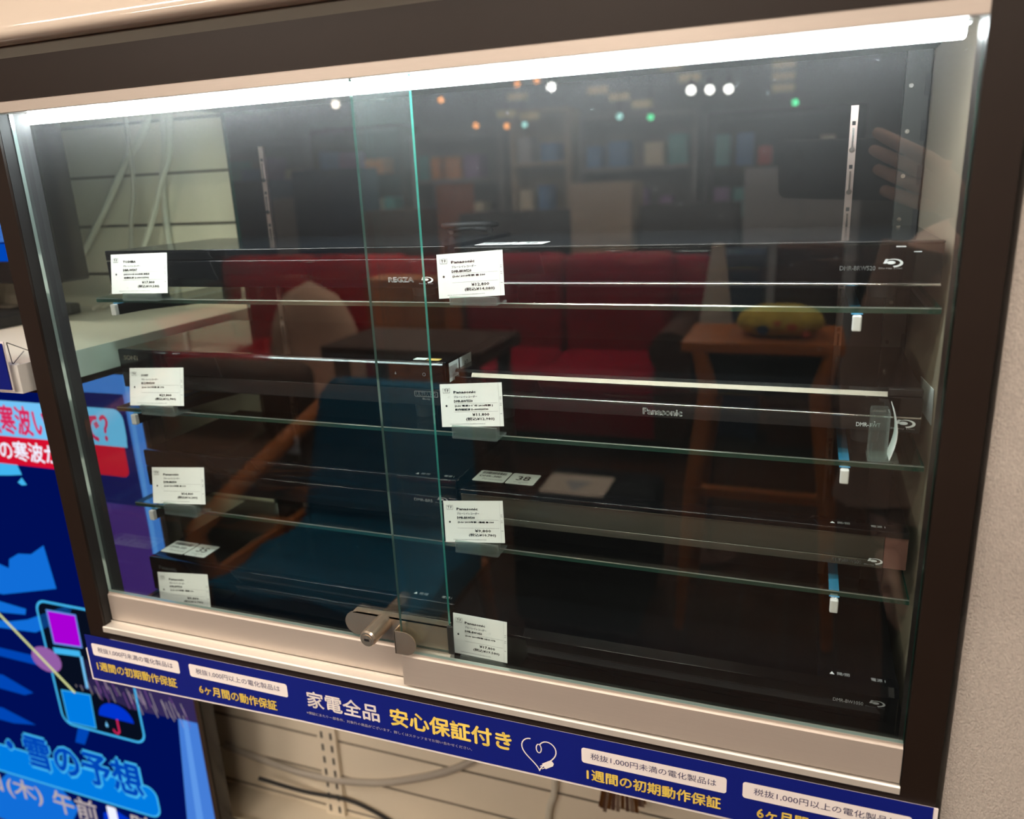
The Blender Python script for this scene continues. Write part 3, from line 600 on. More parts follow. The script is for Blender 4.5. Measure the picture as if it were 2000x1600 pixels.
for i in range(n):
    a, c = xs[i], xs[i + 1]
    b.add([f0(a, zb_(a)), f0(c, zb_(c)), f0(c, zt_(c)), f0(a, zt_(a))], [(0, 1, 2, 3)]); b.add([f1(a, zb_(a)), f1(c, zb_(c)), f1(c, zt_(c)), f1(a, zt_(a))], [(3, 2, 1, 0)])
    b.add([f0(a, zt_(a)), f0(c, zt_(c)), f1(c, zt_(c)), f1(a, zt_(a))], [(0, 1, 2, 3)])
b.build('printed_strip', ['banner'], bn)
b = MB(); fb, fc = layer(-0.0010), layer(-0.0024)
xs2 = [-0.7875] + xs[1:-1] + [0.1235]
for i in range(n):
    a, c = xs2[i], xs2[i + 1]; th = 0.0030
    A = [fb(a, zb_(a) - th), fb(c, zb_(c) - th), fb(c, zt_(c) - 0.001), fb(a, zt_(a) - (0.02 if i == 0 else 0.001))]
    B = [fc(a, zb_(a) - th), fc(c, zb_(c) - th), fc(c, zt_(c) - 0.001), fc(a, zt_(a) - (0.02 if i == 0 else 0.001))]
    b.add(A + B, [(0, 1, 2, 3), (7, 6, 5, 4), (0, 4, 5, 1), (2, 6, 7, 3)])
b.build('white_backing', ['banner_white'], bn)
fa, ft = layer(0.0003), layer(0.0006)
b = MB()
for x0, x1, s in ((-0.7755, -0.6440, '税抜1,000円未満の電化製品は'), (-0.6295, -0.4970, '税抜1,000円以上の電化製品は'), (-0.1705, -0.0395, '税抜1,000円未満の電化製品は'), (-0.0260, 0.1060, '税抜1,000円以上の電化製品は')):
    b.rrect(x0, -0.5235, x1, -0.5068, 0.0028, fa, 0, 6, 12); b.text(s, (x0 + x1) / 2, -0.5183, ft, h=0.0074, w=0.1135, m=2, bold=0.0, align='c')
b.text('家電全品', -0.4725, -0.5290, ft, w=0.0870, h=0.0200, m=0, bold=0.020)
b.text('※保証にあたり一部条件、対象外の商品がございます。詳しくはスタッフまでお問い合わせください。', -0.4755, -0.5385, ft, w=0.1930, h=0.0036, m=0, bold=0.005, res=1)
for x0, x1, s in ((-0.7730, -0.6520, '1週間の初期動作保証'), (-0.6195, -0.5140, '6ヶ月間の動作保証'), (-0.1655, -0.0440, '1週間の初期動作保証'), (-0.0130, 0.0900, '6ヶ月間の動作保証')):
    b.text(s, (x0 + x1) / 2, -0.5435 if x0 < -0.5 else -0.5415, ft, w=x1 - x0, h=0.0122, m=1, bold=0.028, align='c')
b.text('安心保証付き', -0.3720, -0.5285, ft, w=0.1315, h=0.0205, m=1, bold=0.030)
# heart drawn with a lead and a plug
pts = []
for i in range(41):
    t = math.pi * 2 * (0.06 + 0.80 * i / 40)
    pts.append((-0.2125 - 0.0172 * math.sin(t) ** 3 * -1, -0.5235 + 0.0012 * (13 * math.cos(t) - 5 * math.cos(2 * t) - 2 * math.cos(3 * t) - math.cos(4 * t))))
loop = [(-0.2125 + 0.0025 * math.sin(a), -0.5185 + 0.0048 * math.cos(a)) for a in [math.pi * 2 * i / 20 for i in range(21)]]
b.stroke(pts[::-1], 0.0012, ft, 0); b.stroke(loop, 0.0011, ft, 0)
px, pz = -0.2040, -0.5350; ca, sa = math.cos(math.radians(35)), math.sin(math.radians(35))
R2 = lambda a, c: (px + a * ca - c * sa, pz + a * sa + c * ca)
b.poly([R2(-0.005, -0.0032), R2(0.004, -0.0032), R2(0.0065, -0.0015), R2(0.0065, 0.0015), R2(0.004, 0.0032), R2(-0.005, 0.0032)], ft, 0)
b.poly([R2(-0.0085, -0.0020), R2(-0.005, -0.0020), R2(-0.005, -0.0012), R2(-0.0085, -0.0012)], ft, 0); b.poly([R2(-0.0085, 0.0012), R2(-0.005, 0.0012), R2(-0.005, 0.0020), R2(-0.0085, 0.0020)], ft, 0)
b.build('lettering', ['banner_white', 'banner_yellow', 'banner_ink'], bn)

# ================================================================== GLOSS WHITE FIXTURE ABOVE THE CASE
g = thing('upper_fixture', 'gloss white fixture on top of the case, reflecting the store lamps', 'fixture', (-0.3, 0.15, 0.145))
prof = [(0.33, 0.1425), (0.02, 0.1425), (-0.004, 0.143), (-0.0095, 0.145), (-0.0125, 0.1485), (-0.0125, 0.1525), (-0.0105, 0.158), (-0.004, 0.170), (0.006, 0.185), (0.024, 0.205), (0.05, 0.23), (0.09, 0.26), (0.15, 0.29), (0.33, 0.32)]
MB().prism(prof, -0.93, 0.125, 'x', smooth=True).build('gloss_shell', 'gloss_white', g)
MB().box(-0.732, 0.125, 0.001, 0.33, 0.1328, 0.1424).build('base_strip', 'lip', g)

# ================================================================== NEIGHBOURING SHELF, ITS SIGN AND THE TWO SCREENS
t = thing('display_shelf', 'white display shelf left of the case, under the upper screen', 'shelf', (-1.6, 0.2, -0.18))
MB().box(-2.6, -0.795, 0.0006, 0.3795, -0.1970, -0.1675, 0).build('board', 'white_shelf', t, bevel=0.0015)
b = MB().prism([(-0.004, -0.1990), (-0.004, -0.1672), (0.000, -0.1660), (0.0005, -0.1990)], -2.6, -0.7945, 'x').prism([(-0.004, -0.1990), (-0.004, -0.1672), (0.3795, -0.1672), (0.3795, -0.1990)], -0.7948, -0.7935, 'x'); b.build('edge_band', 'white_edge', t)
MB().box(-2.6, -0.800, 0.030, 0.379, -0.2085, -0.1975).build('under_frame', 'tv_brown', t)
t = thing('shelf_sign', 'blue sign with a white ring on the edge of the white shelf', 'sign', (-0.88, -0.012, -0.17))
b = MB().box(-1.05, -0.7985, -0.0125, -0.0115, -0.1930, -0.1420); b.build('printed_card', 'banner', t)
b = MB(); f = front_fn(-0.0129)
b.stroke([(-0.8330 + 0.017 * math.cos(a), -0.1690 + 0.0155 * math.sin(a)) for a in [2 * math.pi * i / 36 for i in range(36)]], 0.0014, f, 0, True); b.poly([(-0.816, -0.1885), (-0.8145, -0.1885), (-0.8145, -0.1870), (-0.816, -0.1870)], f); b.build('lettering', 'banner_white', t)
MB().box(-1.05, -0.7975, -0.0108, -0.0098, -0.1950, -0.1400).build('white_backing', 'banner_white', t)
b = MB().tube([(-0.7960, -0.008, -0.1415), (-0.7960, 0.03, -0.1640), (-0.8060, 0.055, -0.1650)], 0.0005, 6).tube([(-0.7960, -0.008, -0.1420), (-0.7955, -0.007, -0.165)], 0.0005, 6).tube([(-0.7955, -0.006, -0.1650), (-0.85, 0.05, -0.1650)], 0.0005, 6); b.build('wire_holder', 'rubber', t)

E_ = lambda n, c, s=1.0: M.setdefault(n, emis(n, c, s))
E_('s_navy', (0.000, 0.004, 0.085)); E_('s_blue', (0.0, 0.055, 0.42)); E_('s_sky', (0.16, 0.50, 0.84)); E_('s_red', (0.60, 0.004, 0.025)); E_('s_pink', (0.62, 0.02, 0.10))
E_('s_band', (0.055, 0.19, 0.62)); E_('s_band2', (0.10, 0.28, 0.72)); E_('s_line', (0.05, 0.42, 0.78)); E_('s_purple', (0.36, 0.0, 0.60)); E_('s_azure', (0.0, 0.18, 0.68)); E_('s_land', (0.005, 0.14, 0.62))
E_('s_white', (0.80, 0.82, 0.95)); E_('s_grey', (0.42, 0.36, 0.36)); E_('s_black', (0.002, 0.004, 0.012)); E_('s_yellow', (0.62, 0.66, 0.30)); E_('s_mauve', (0.26, 0.10, 0.34)); E_('s_deep', (0.008, 0.006, 0.075)); E_('s_rain', (0.030, 0.020, 0.085)); E_('s_ultra', (0.0, 0.03, 0.55)); E_('s_violet', (0.055, 0.018, 0.16))
SCR = ['s_navy', 's_blue', 's_sky', 's_red', 's_pink', 's_band', 's_band2', 's_line', 's_purple', 's_azure', 's_land', 's_white', 's_grey', 's_black', 's_yellow', 's_mauve', 's_deep', 's_rain', 's_ultra', 's_violet']
K = {n[2:]: i for i, n in enumerate(SCR)}
TY = 0.250
tv = thing('television', 'large television below the white shelf showing a blue weather map', 'television', (-1.55, 0.30, -1.25))
b = MB().box(-2.25, -0.8985, 0.2535, 0.285, -1.220, -0.232, 0, 0.004, 3).box(-1.95, -1.20, 0.285, 0.345, -1.05, -0.5, 0, 0.02, 3); b.build('cabinet', 'tv_black', tv)
b = MB()
b.box(-0.9030, -0.8980, 0.2475, 0.2536, -1.2205, -0.2315, 0, 0.001).box(-2.2505, -0.9030, 0.2475, 0.2536, -1.2205, -1.2010).box(-2.2505, -0.9030, 0.2475, 0.2536, -0.2450, -0.2315).box(-2.2505, -2.2350, 0.2475, 0.2536, -1.2010, -0.2450)
b.build('bezel', 'tv_brown', tv)
MB().box(-1.95, -1.85, 0.20, 0.36, -1.42, -1.215).box(-1.25, -1.15, 0.20, 0.36, -1.42, -1.215).build('stand_foot', 'tv_black', tv)
b = MB(); L = lambda k: front_fn(TY - 0.0002 * k)
b.add([(-2.235, TY, -1.201), (-0.903, TY, -1.201), (-0.903, TY, -0.245), (-2.235, TY, -0.245)], [(0, 1, 2, 3)], K['navy'])
q = lambda pts, m, k=1: b.poly(pts, L(k), K[m])
# side curtain bands of the studio picture
q([(-0.932, -0.245), (-0.903, -0.245), (-0.903, -0.755), (-0.942, -0.755), (-0.930, -0.50)], 'band', 3); q([(-0.945, -0.840), (-0.903, -0.840), (-0.903, -1.201), (-0.985, -1.201)], 'band', 3)
q([(-0.925, -0.245), (-0.917, -0.245), (-0.922, -0.755), (-0.932, -0.755)], 'band2', 4); q([(-0.935, -0.840), (-0.925, -0.840), (-0.935, -1.201), (-0.955, -1.201)], 'band2', 4)
q([(-2.2, -0.262), (-1.02, -0.262), (-0.955, -0.245), (-0.903, -0.245), (-0.903, -0.275), (-2.2, -0.285)], 'band', 3)
# violet reflection painted as screen colour, right of the map
q([(-1.02, -0.455), (-0.930, -0.455), (-0.925, -0.76), (-1.00, -0.76), (-1.03, -0.60)], 'violet', 2)
# headline bands
b.poly(rr(-2.2, -0.3600, -0.9400, -0.2990, 0.018, 6), L(3), K['sky']); b.poly(rr(-2.2, -0.4080, -0.9480, -0.3470, 0.012, 6), L(4), K['red']); q([(-2.2, -0.3595), (-0.9415, -0.3590), (-0.9405, -0.340), (-2.2, -0.340)], 'sky', 5)
b.text('最強寒波いつまで？', -0.9720, -0.3545, L(6), w=0.301, h=0.0480, m=K['pink'], bold=0.03, align='r'); b.text('今季一番の寒波が', -1.087, -0.3995, L(6), w=0.270, h=0.0330, m=K['white'], bold=0.02, align='r')
# map
q([(-1.45, -0.425), (-1.26, -0.402), (-1.190, -0.401), (-1.182, -0.425), (-1.21, -0.4285), (-1.45, -0.45)], 'line', 2); q([(-1.196, -0.4395), (-1.184, -0.4300), (-1.176, -0.4420), (-1.188, -0.4440)], 'line', 2)
q([(-1.46, -0.650), (-1.44, -0.600), (-1.30, -0.598), (-1.268, -0.606), (-1.262, -0.588), (-1.236, -0.574), (-1.205, -0.571), (-1.170, -0.550), (-1.163, -0.630), (-1.30, -0.662)], 'land', 2)
for pts in ([(-1.5, -0.672), (-1.33, -0.676), (-1.250, -0.683), (-1.255, -0.695), (-1.31, -0.700), (-1.5, -0.698)], [(-1.30, -0.716), (-1.252, -0.704), (-1.16, -0.665), (-1.135, -0.660), (-1.150, -0.683), (-1.24, -0.728), (-1.5, -0.745), (-1.5, -0.73)], [(-1.5, -0.772), (-1.345, -0.778), (-1.200, -0.779), (-1.235, -0.798), (-1.5, -0.795)], [(-1.5, -0.842), (-1.355, -0.838), (-1.285, -0.862), (-1.31, -0.872), (-1.5, -0.868)]): q(pts, 'land' if pts[0][1] > -0.72 else 'blue', 2)
q([(-1.5, -0.920), (-1.38, -0.915), (-1.30, -0.935), (-1.36, -0.945), (-1.5, -0.945)], 'blue', 2)
# rain shower and legend panel
q([(-1.190, -0.768), (-1.05, -0.755), (-0.903, -0.755), (-0.903, -0.840), (-1.045, -0.845), (-1.170, -0.820)], 'rain', 2)
random.seed(3)
for i in range(46):
    x = random.uniform(-1.18, -0.925); z = -0.775 - (x + 1.18) * 0.10 - random.uniform(0, 0.035); l = random.uniform(0.015, 0.035); q([(x, z), (x + 0.0012, z), (x + 0.008 + 0.0012, z - l), (x + 0.008, z - l)], 'grey' if i % 3 else 'mauve', 3)
b.poly(rr(-1.222, -0.912, -1.030, -0.660, 0.022, 6), L(2), K['black']); b.stroke(rr(-1.222, -0.912, -1.030, -0.660, 0.022, 6), 0.0045, L(4), K['line'], True)
q([(-1.045, -0.660), (-1.025, -0.660), (-1.025, -0.80), (-1.045, -0.79)], 'navy', 5)
q([(-1.1995, -0.742), (-1.133, -0.738), (-1.131, -0.675), (-1.1985, -0.676)], 'purple', 5); b.stroke([(-1.1995, -0.742), (-1.133, -0.738), (-1.131, -0.675), (-1.1985, -0.676)], 0.004, L(6), K['band2'], True)
q([(-1.205, -0.822), (-1.142, -0.818), (-1.140, -0.757), (-1.204, -0.760)], 'black', 5); b.stroke([(-1.142, -0.822), (-1.140, -0.757)], 0.006, L(6), K['sky']); b.stroke([(-1.204, -0.757), (-1.140, -0.752)], 0.012, L(6), K['line'])
q([(-1.2095, -0.907), (-1.143, -0.905), (-1.139, -0.835), (-1.2085, -0.839)], 'azure', 5); b.stroke([(-1.2095, -0.907), (-1.143, -0.905), (-1.139, -0.835), (-1.2085, -0.839)], 0.003, L(6), K['line'], True)
q([(-1.088 + 0.040 * math.cos(a), -0.874 + 0.032 * math.sin(a)) for a in [math.pi * i / 16 for i in range(17)]], 'ultra', 5); b.stroke([(-1.087, -0.874), (-1.087, -0.900), (-1.092, -0.905), (-1.099, -0.902), (-1.100, -0.897)], 0.004, L(5), K['pink'])
q([(-1.118, -0.893), (-1.1145, -0.884), (-1.111, -0.893), (-1.1145, -0.897)], 'sky', 5)
# presenter's pointer
b.stroke([(-1.50, -0.545), (-1.321, -0.705), (-1.175, -0.838)], 0.0055, L(7), K['yellow']); b.poly([(-1.228 + 0.036 * math.cos(a), -0.780 + 0.026 * math.sin(a)) for a in [2 * math.pi * i / 18 for i in range(18)]], L(6), K['mauve'])
# caption
q([(-1.188, -0.912), (-1.160, -0.912), (-1.182, -0.950), (-1.205, -0.950)], 'blue', 3)
b.poly(rr(-1.75, -1.072, -1.030, -1.006, 0.022, 6), L(3), K['azure']); b.stroke(rr(-1.75, -1.072, -1.030, -1.006, 0.022, 6), 0.004, L(4), K['line'], True)
b.text('各地の雨・雪の予想', -1.058, -1.0375, L(6), w=0.66, h=0.0760, m=K['line'], bold=0.07, align='r'); b.text('各地の雨・雪の予想', -1.060, -1.0350, L(7), w=0.656, h=0.0720, m=K['blue'], bold=0.03, align='r')
q([(-1.5, -1.15), (-1.42, -1.075), (-1.27, -1.075), (-1.24, -1.11), (-1.30, -1.20), (-1.5, -1.20)], 'land', 2); q([(-1.19, -1.201), (-1.175, -1.10), (-1.14, -1.085), (-1.10, -1.10), (-1.09, -1.201)], 'ultra', 3)
for s_, x_, w_ in (('25日(木)', -1.555, 0.222), ('午前', -1.303, 0.112), ('1', -1.160, 0.018), ('時', -1.105, 0.055)): b.text(s_, x_, -1.132, L(6), w=w_, h=0.052, m=K['grey'] if s_ != '1' else K['white'], bold=0.015)
b.build('screen', SCR, tv)

ut = thing('television', 'smaller upper television standing on the white shelf beside the case', 'television', (-1.4, 0.22, -0.1672), 0)
MB().box(-1.95, -0.9450, 0.2010, 0.245, -0.1060, 0.50, 0, 0.004, 3).build('cabinet', 'tv_black', ut)
b = MB(); b.box(-0.9620, -0.9445, 0.1960, 0.2012, -0.1065, 0.50, 0, 0.002).box(-1.95, -0.9620, 0.1960, 0.2012, -0.1065, -0.0760, 0, 0.002); b.build('bezel', 'tv_black', ut)
b = MB(); f = front_fn(0.1998); b.poly([(-1.93, -0.0760), (-0.962, -0.0760), (-0.962, 0.48), (-1.93, 0.48)], f, K['blue']); f = front_fn(0.1996)
b.poly([(-1.93, -0.052), (-0.962, -0.052), (-0.962, -0.030), (-1.93, -0.030)], f, K['navy']); b.poly([(-1.05, -0.05), (-0.962, -0.05), (-0.962, 0.48), (-1.06, 0.48)], f, K['band']); b.build('screen', SCR, ut)
b = MB(); f = front_fn(0.1957); b.stroke([(-0.9580 + 0.0062 * math.cos(a), -0.0910 + 0.0065 * math.sin(a)) for a in [2 * math.pi * i / 28 for i in range(28)]], 0.0013, f, 0, True); b.build('round_mark', 'ink_grey', ut)
b = MB().box(-1.55, -1.12, 0.14, 0.30, -0.1670, -0.1590, 0, 0.002).box(-1.50, -1.30, 0.205, 0.235, -0.159, -0.104); b.build('stand_base', 'rubber', ut)
MB().box(-1.125, -1.050, 0.13, 0.31, -0.1670, -0.1500, 0, 0.003).build('stand_foot', 'rubber', ut)

# ================================================================== THINGS ON THE SLATTED WALL
def cable(lab, pts, r=0.0045, m='cable', grp=None):
    P = []
    for i in range(len(pts) - 1):
        p0, p1, p2, p3 = [Vector(pts[max(0, min(len(pts) - 1, i + k))]) for k in (-1, 0, 1, 2)]
        for j in range(8):
            t = j / 8; P.append(0.5 * ((2 * p1) + (-p0 + p2) * t + (2 * p0 - 5 * p1 + 4 * p2 - p3) * t * t + (-p0 + 3 * p1 - 3 * p2 + p3) * t ** 3))
    P.append(Vector(pts[-1])); return tag(MB().tube(P, r, 8).build('cable', m), lab, 'cable', grp)
G = 'cables on the slatted wall'
cable('white cable slanting down to the left behind the upper screen', [(-0.865, 0.361, 0.30), (-0.905, 0.361, 0.12), (-0.965, 0.360, 0.05), (-1.030, 0.360, -0.025), (-1.10, 0.358, -0.10)], 0.0055, 'cable', G)
cable('straight white cable hanging down the slatted wall beside the case', [(-0.897, 0.373, 0.30), (-0.893, 0.374, 0.10), (-0.912, 0.374, 0.02), (-0.918, 0.374, -0.06), (-0.915, 0.373, -0.162)], 0.0050, 'cable', G)
cable('white cable curving from the case top down to the shelf', [(-0.845, 0.349, 0.34), (-0.857, 0.349, 0.10), (-0.890, 0.348, 0.02), (-0.935, 0.347, -0.06), (-0.985, 0.343, -0.12), (-1.035, 0.335, -0.161)], 0.0042, 'cable', G)
cable('thin white cable nearest the case crossing the others', [(-0.925, 0.339, 0.30), (-0.930, 0.339, 0.05), (-0.948, 0.338, -0.03), (-0.965, 0.336, -0.09), (-1.00, 0.330, -0.135), (-1.040, 0.322, -0.163)], 0.0032, 'cable_grey', G)
cable('grey cable drooping along the wall below the banner', [(-0.98, 0.374, -1.00), (-0.82, 0.374, -1.018), (-0.694, 0.374, -1.008), (-0.589, 0.374, -0.975), (-0.470, 0.374, -0.908), (-0.38, 0.374, -0.80)], 0.0065, 'cable_grey', G)
cable('pale cable hanging straight down below the banner', [(-0.318, 0.373, -0.70), (-0.325, 0.373, -0.916), (-0.338, 0.373, -0.99), (-0.35, 0.373, -1.30)], 0.0055, 'cable', G)
cable('dark grey cable low down beside the television edge', [(-0.88, 0.34, -1.02), (-0.80, 0.36, -1.045), (-0.70, 0.370, -1.050), (-0.60, 0.372, -1.085)], 0.0035, 'rubber', G)
b = MB().box(-0.765, -0.727, 0.3725, 0.3795, -1.415, 0.3)
for k in range(62):
    z = -1.40 + 0.0262 * k
    for x in (-0.7555, -0.7365): b.box(x - 0.0022, x + 0.0022, 0.3720, 0.3726, z, z + 0.0135, 1)
tag(b.build('slotted_upright', ['slat', 'rubber']), 'double slotted steel upright on the wall below the banner', 'upright')
b = MB().box(-1.10, -0.24, 0.300, 0.3795, -1.0990, -1.0930).box(-1.10, -0.24, 0.2985, 0.3005, -1.0990, -1.0780)
for k in range(54):
    x = -1.09 + k * 0.0158
    b.box(x, x + 0.007, 0.2980, 0.2987, -1.0915, -1.0860, 1)
tag(b.build('perforated_rail', ['slat', 'rubber']), 'beige perforated rail on the wall beside the television foot', 'rail')
kb = thing('key_bunch', 'bunch of keys hanging from a wall hook below the banner', 'keys', (-0.207, 0.33, -0.83))
MB().tube([(-0.207, 0.379, -0.80), (-0.207, 0.335, -0.803), (-0.207, 0.322, -0.795)], 0.0022, 8).build('wall_hook', 'chrome', kb)
b = MB().tube([(-0.207 + 0.022 * math.sin(a), 0.330, -0.828 + 0.024 * math.cos(a)) for a in [2 * math.pi * i / 32 for i in range(32)]], 0.0011, 6, closed=True); b.build('key_ring', 'chrome', kb)
random.seed(11)
for i in range(13):
    a = math.radians(-75 + 150 * i / 12); x = -0.207 + 0.030 * math.sin(a) * 0.9; z = -0.846 + 0.010 * (1 - math.cos(a)); y = 0.322 + 0.0016 * i; l = random.uniform(0.028, 0.042); tl = 0.15 * math.sin(a)
    kk = MB().cyl((x, y - 0.0006, z - 0.006), (x, y + 0.0006, z - 0.006), 0.0085, 0.0085, 16)
    kk.add([(x - 0.0028, y - 0.0006, z - 0.012), (x + 0.0028, y - 0.0006, z - 0.012), (x + 0.0028 + tl * l, y - 0.0006, z - 0.012 - l), (x - 0.0028 + tl * l, y - 0.0006, z - 0.012 - l), (x - 0.0028, y + 0.0006, z - 0.012), (x + 0.0028, y + 0.0006, z - 0.012), (x + 0.0028 + tl * l, y + 0.0006, z - 0.012 - l), (x - 0.0028 + tl * l, y + 0.0006, z - 0.012 - l)], [(0, 1, 2, 3), (7, 6, 5, 4), (0, 4, 5, 1), (1, 5, 6, 2), (2, 6, 7, 3), (3, 7, 4, 0)])
    kk.build('key', ['brass', 'chrome', 'steel'][i % 3], kb)
# ================================================================== THE SHOWROOM ACROSS THE AISLE (seen mirrored in the glass)
F = -1.42
M['red'] = mat('red_leather', (0.42, 0.005, 0.012), 0.5, spec=0.08, noise=0.25, nscale=6)
M['red_b'] = mat('wine_leather', (0.31, 0.002, 0.020), 0.5, spec=0.08, noise=0.25, nscale=6)
M['teal'] = mat('teal_fabric', (0.002, 0.085, 0.165), 0.85, spec=0.08, noise=0.2, nscale=30)
M['wood'] = mat('orange_wood', (0.40, 0.12, 0.03), 0.4, spec=0.08, noise=0.25, nscale=6, stretch=(1, 1, 8))
M['dark_wood'] = mat('dark_wood', (0.070, 0.030, 0.020), 0.65, spec=0.15, noise=0.25, nscale=6, stretch=(1, 8, 1))
M['brown_leather'] = mat('brown_leather', (0.105, 0.052, 0.030), 0.5, spec=0.08, noise=0.2, nscale=9)
M['beige'] = mat('beige_fabric', (0.74, 0.47, 0.34), 0.9, spec=0.08, noise=0.12, nscale=20)
M['black_fabric'] = mat('black_fabric', (0.012, 0.014, 0.018), 0.85, spec=0.08, noise=0.2, nscale=30)
M['yellow'] = mat('yellow_fabric', (0.50, 0.36, 0.06), 0.9, spec=0.08, noise=0.7, nscale=26)
M['patch_red'] = mat('red_print', (0.55, 0.10, 0.05), 0.9, spec=0.08, noise=0.1)
M['cone'] = mat('cream_shade', (0.58, 0.50, 0.42), 0.8, spec=0.08, noise=0.05)
M['board_beige'] = mat('beige_cupboard', (0.44, 0.36, 0.28), 0.6, spec=0.08, noise=0.06)
M['navy'] = mat('navy_cupboard', (0.035, 0.060, 0.11), 0.5, spec=0.08, noise=0.1)
M['grey'] = mat('grey_cupboard', (0.26, 0.26, 0.27), 0.6, spec=0.08, noise=0.1)
M['charcoal'] = mat('charcoal_cupboard', (0.05, 0.05, 0.055), 0.5, spec=0.08, noise=0.1)
M['rust'] = mat('rust_cupboard', (0.34, 0.10, 0.04), 0.6, spec=0.08, noise=0.1)
M['coat'] = mat('brown_wool', (0.26, 0.165, 0.125), 0.95, spec=0.08, noise=0.2, nscale=200, bump=0.4, bscale=150)
M['trousers'] = mat('black_cloth', (0.008, 0.008, 0.010), 0.9, spec=0.08, noise=0.2)
M['skin'] = mat('skin', (0.62, 0.36, 0.27), 0.5, noise=0.06)
M['hair'] = mat('dark_hair', (0.035, 0.022, 0.017), 0.5, noise=0.2, nscale=60)
M['bulb'] = emis('warm_bulb', (1.0, 0.80, 0.66), 20.0); M['bulb_white'] = emis('white_bulb', (1.0, 0.95, 0.88), 28.0)
M['tube'] = emis('ceiling_diffuser', LAMP_WARM, FRONT_W); M['tube_room'] = emis('room_diffuser', (1.0, 0.86, 0.72), ROOM_W)
M['green_l'] = emis('green_lamp', (0.10, 1.0, 0.40), 9.0); M['orange_l'] = emis('orange_lamp', (1.0, 0.36, 0.10), 11.0); M['cyan_l'] = emis('pale_lamp', (0.5, 1.0, 0.9), 7.0)
M['sign_cream'] = mat('cream_sign', (0.85, 0.72, 0.46), 0.6, noise=0.03)  # own cream colour of the boards

def ceiling_light(lab, x, y, m, lx=1.2, ly=0.13):
    t = thing('ceiling_light', lab, 'ceiling light', (x, y, 1.38), 0, 'ceiling lights of the store')
    MB().box(x - lx / 2 - 0.03, x + lx / 2 + 0.03, y - ly / 2 - 0.03, y + ly / 2 + 0.03, 1.345, 1.38).build('housing', 'white_metal', t)
    MB().box(x - lx / 2, x + lx / 2, y - ly / 2, y + ly / 2, 1.330, 1.3448).build('diffuser', m, t)
for i, (x, y, m, lab) in enumerate(((-1.75, -0.95, 'tube', 'strip ceiling light over the aisle, to the left of the case'), (0.85, -0.66, 'tube', 'strip ceiling light over the aisle, near the papered pillar'), (-0.45, -1.05, 'tube', 'strip ceiling light over the aisle, straight before the case'),
        (-2.9, -3.0, 'tube_room', 'strip ceiling light above the red sofa'), (-0.9, -3.6, 'tube_room', 'strip ceiling light above the wine coloured sofa'), (1.35, -3.5, 'tube_room', 'added strip ceiling light at the right, brightening the wall below the case'), (-3.6, -5.6, 'tube_room', 'strip ceiling light over the left hand cupboards'), (-1.2, -5.8, 'tube_room', 'strip ceiling light over the beige cupboard'))):  # the far right one is added to brighten the wall below the case
    ceiling_light(lab, x, y, m)
for i, (x, z, m, lab) in enumerate(((-3.50, 0.635, 'bulb', 'globe pendant lamp hanging alone at the left'), (-1.74, 0.620, 'bulb_white', 'globe pendant lamp hanging alone in the middle'), (-0.78, 0.525, 'bulb_white', 'leftmost of three globe pendant lamps in a row'), (-0.66, 0.520, 'bulb_white', 'middle one of three globe pendant lamps in a row'), (-0.54, 0.515, 'bulb_white', 'rightmost of three globe pendant lamps in a row'))):
    t = thing('pendant_lamp', lab, 'pendant lamp', (x, -5.0, z), 0, 'globe pendant lamps')
    MB().sphere((x, -5.0, z), 0.026).build('bulb', m, t); MB().cyl((x, -5.0, z + 0.024), (x, -5.0, z + 0.07), 0.018).build('socket', 'charcoal', t); MB().cyl((x, -5.0, z + 0.07), (x, -5.0, 1.379), 0.004, n=8).build('cord', 'rubber', t)

def sofa(lab, x0, x1, yb, yf, m, zb, arm):
    t = thing('sofa', lab, 'sofa', ((x0 + x1) / 2, (yb + yf) / 2, F))
    MB().box(x0 + 0.02, x1 - 0.02, yb + 0.02, yf - 0.02, F + 0.10, F + 0.30, 0, 0.03, 3).build('base', m, t)
    n = 2
    for i in range(n):
        a, c = x0 + arm + (x1 - x0 - 2 * arm) * i / n, x0 + arm + (x1 - x0 - 2 * arm) * (i + 1) / n
        MB().box(a + 0.005, c - 0.005, yb + 0.20, yf, F + 0.29, F + 0.45, 0, 0.045, 4).build('seat_cushion', m, t)
        MB().box(a + 0.005, c - 0.005, yb + 0.03, yb + 0.25, F + 0.40, zb, 0, 0.06, 4).build('back_cushion', m, t)
    MB().box(x0, x1, yb - 0.06, yb + 0.08, F + 0.10, zb - 0.03, 0, 0.03, 3).build('backrest', m, t)
    for a, c in ((x0, x0 + arm), (x1 - arm, x1)):
        b = MB().box(a, c, yb, yf, F + 0.10, F + 0.56, 0, 0.03, 3); b.cyl(((a + c) / 2, yb, F + 0.58), ((a + c) / 2, yf + 0.02, F + 0.58), arm * 0.62, n=24); b.build('armrest', 'dark_wood' if m == 'red_b' else m, t)
    for fx in (x0 + 0.06, x1 - 0.06):
        for fy in (yb + 0.05, yf - 0.06): MB().cyl((fx, fy, F), (fx, fy, F + 0.11), 0.02, 0.03, 14).build('leg', 'dark_wood', t)
sofa('red leather sofa behind the beige tub chair', -3.95, -2.25, -4.05, -3.2, 'red', -0.42, 0.16)
sofa('wine red leather sofa with dark wooden arms', -2.15, -0.52, -4.05, -3.2, 'red_b', -0.42, 0.17)
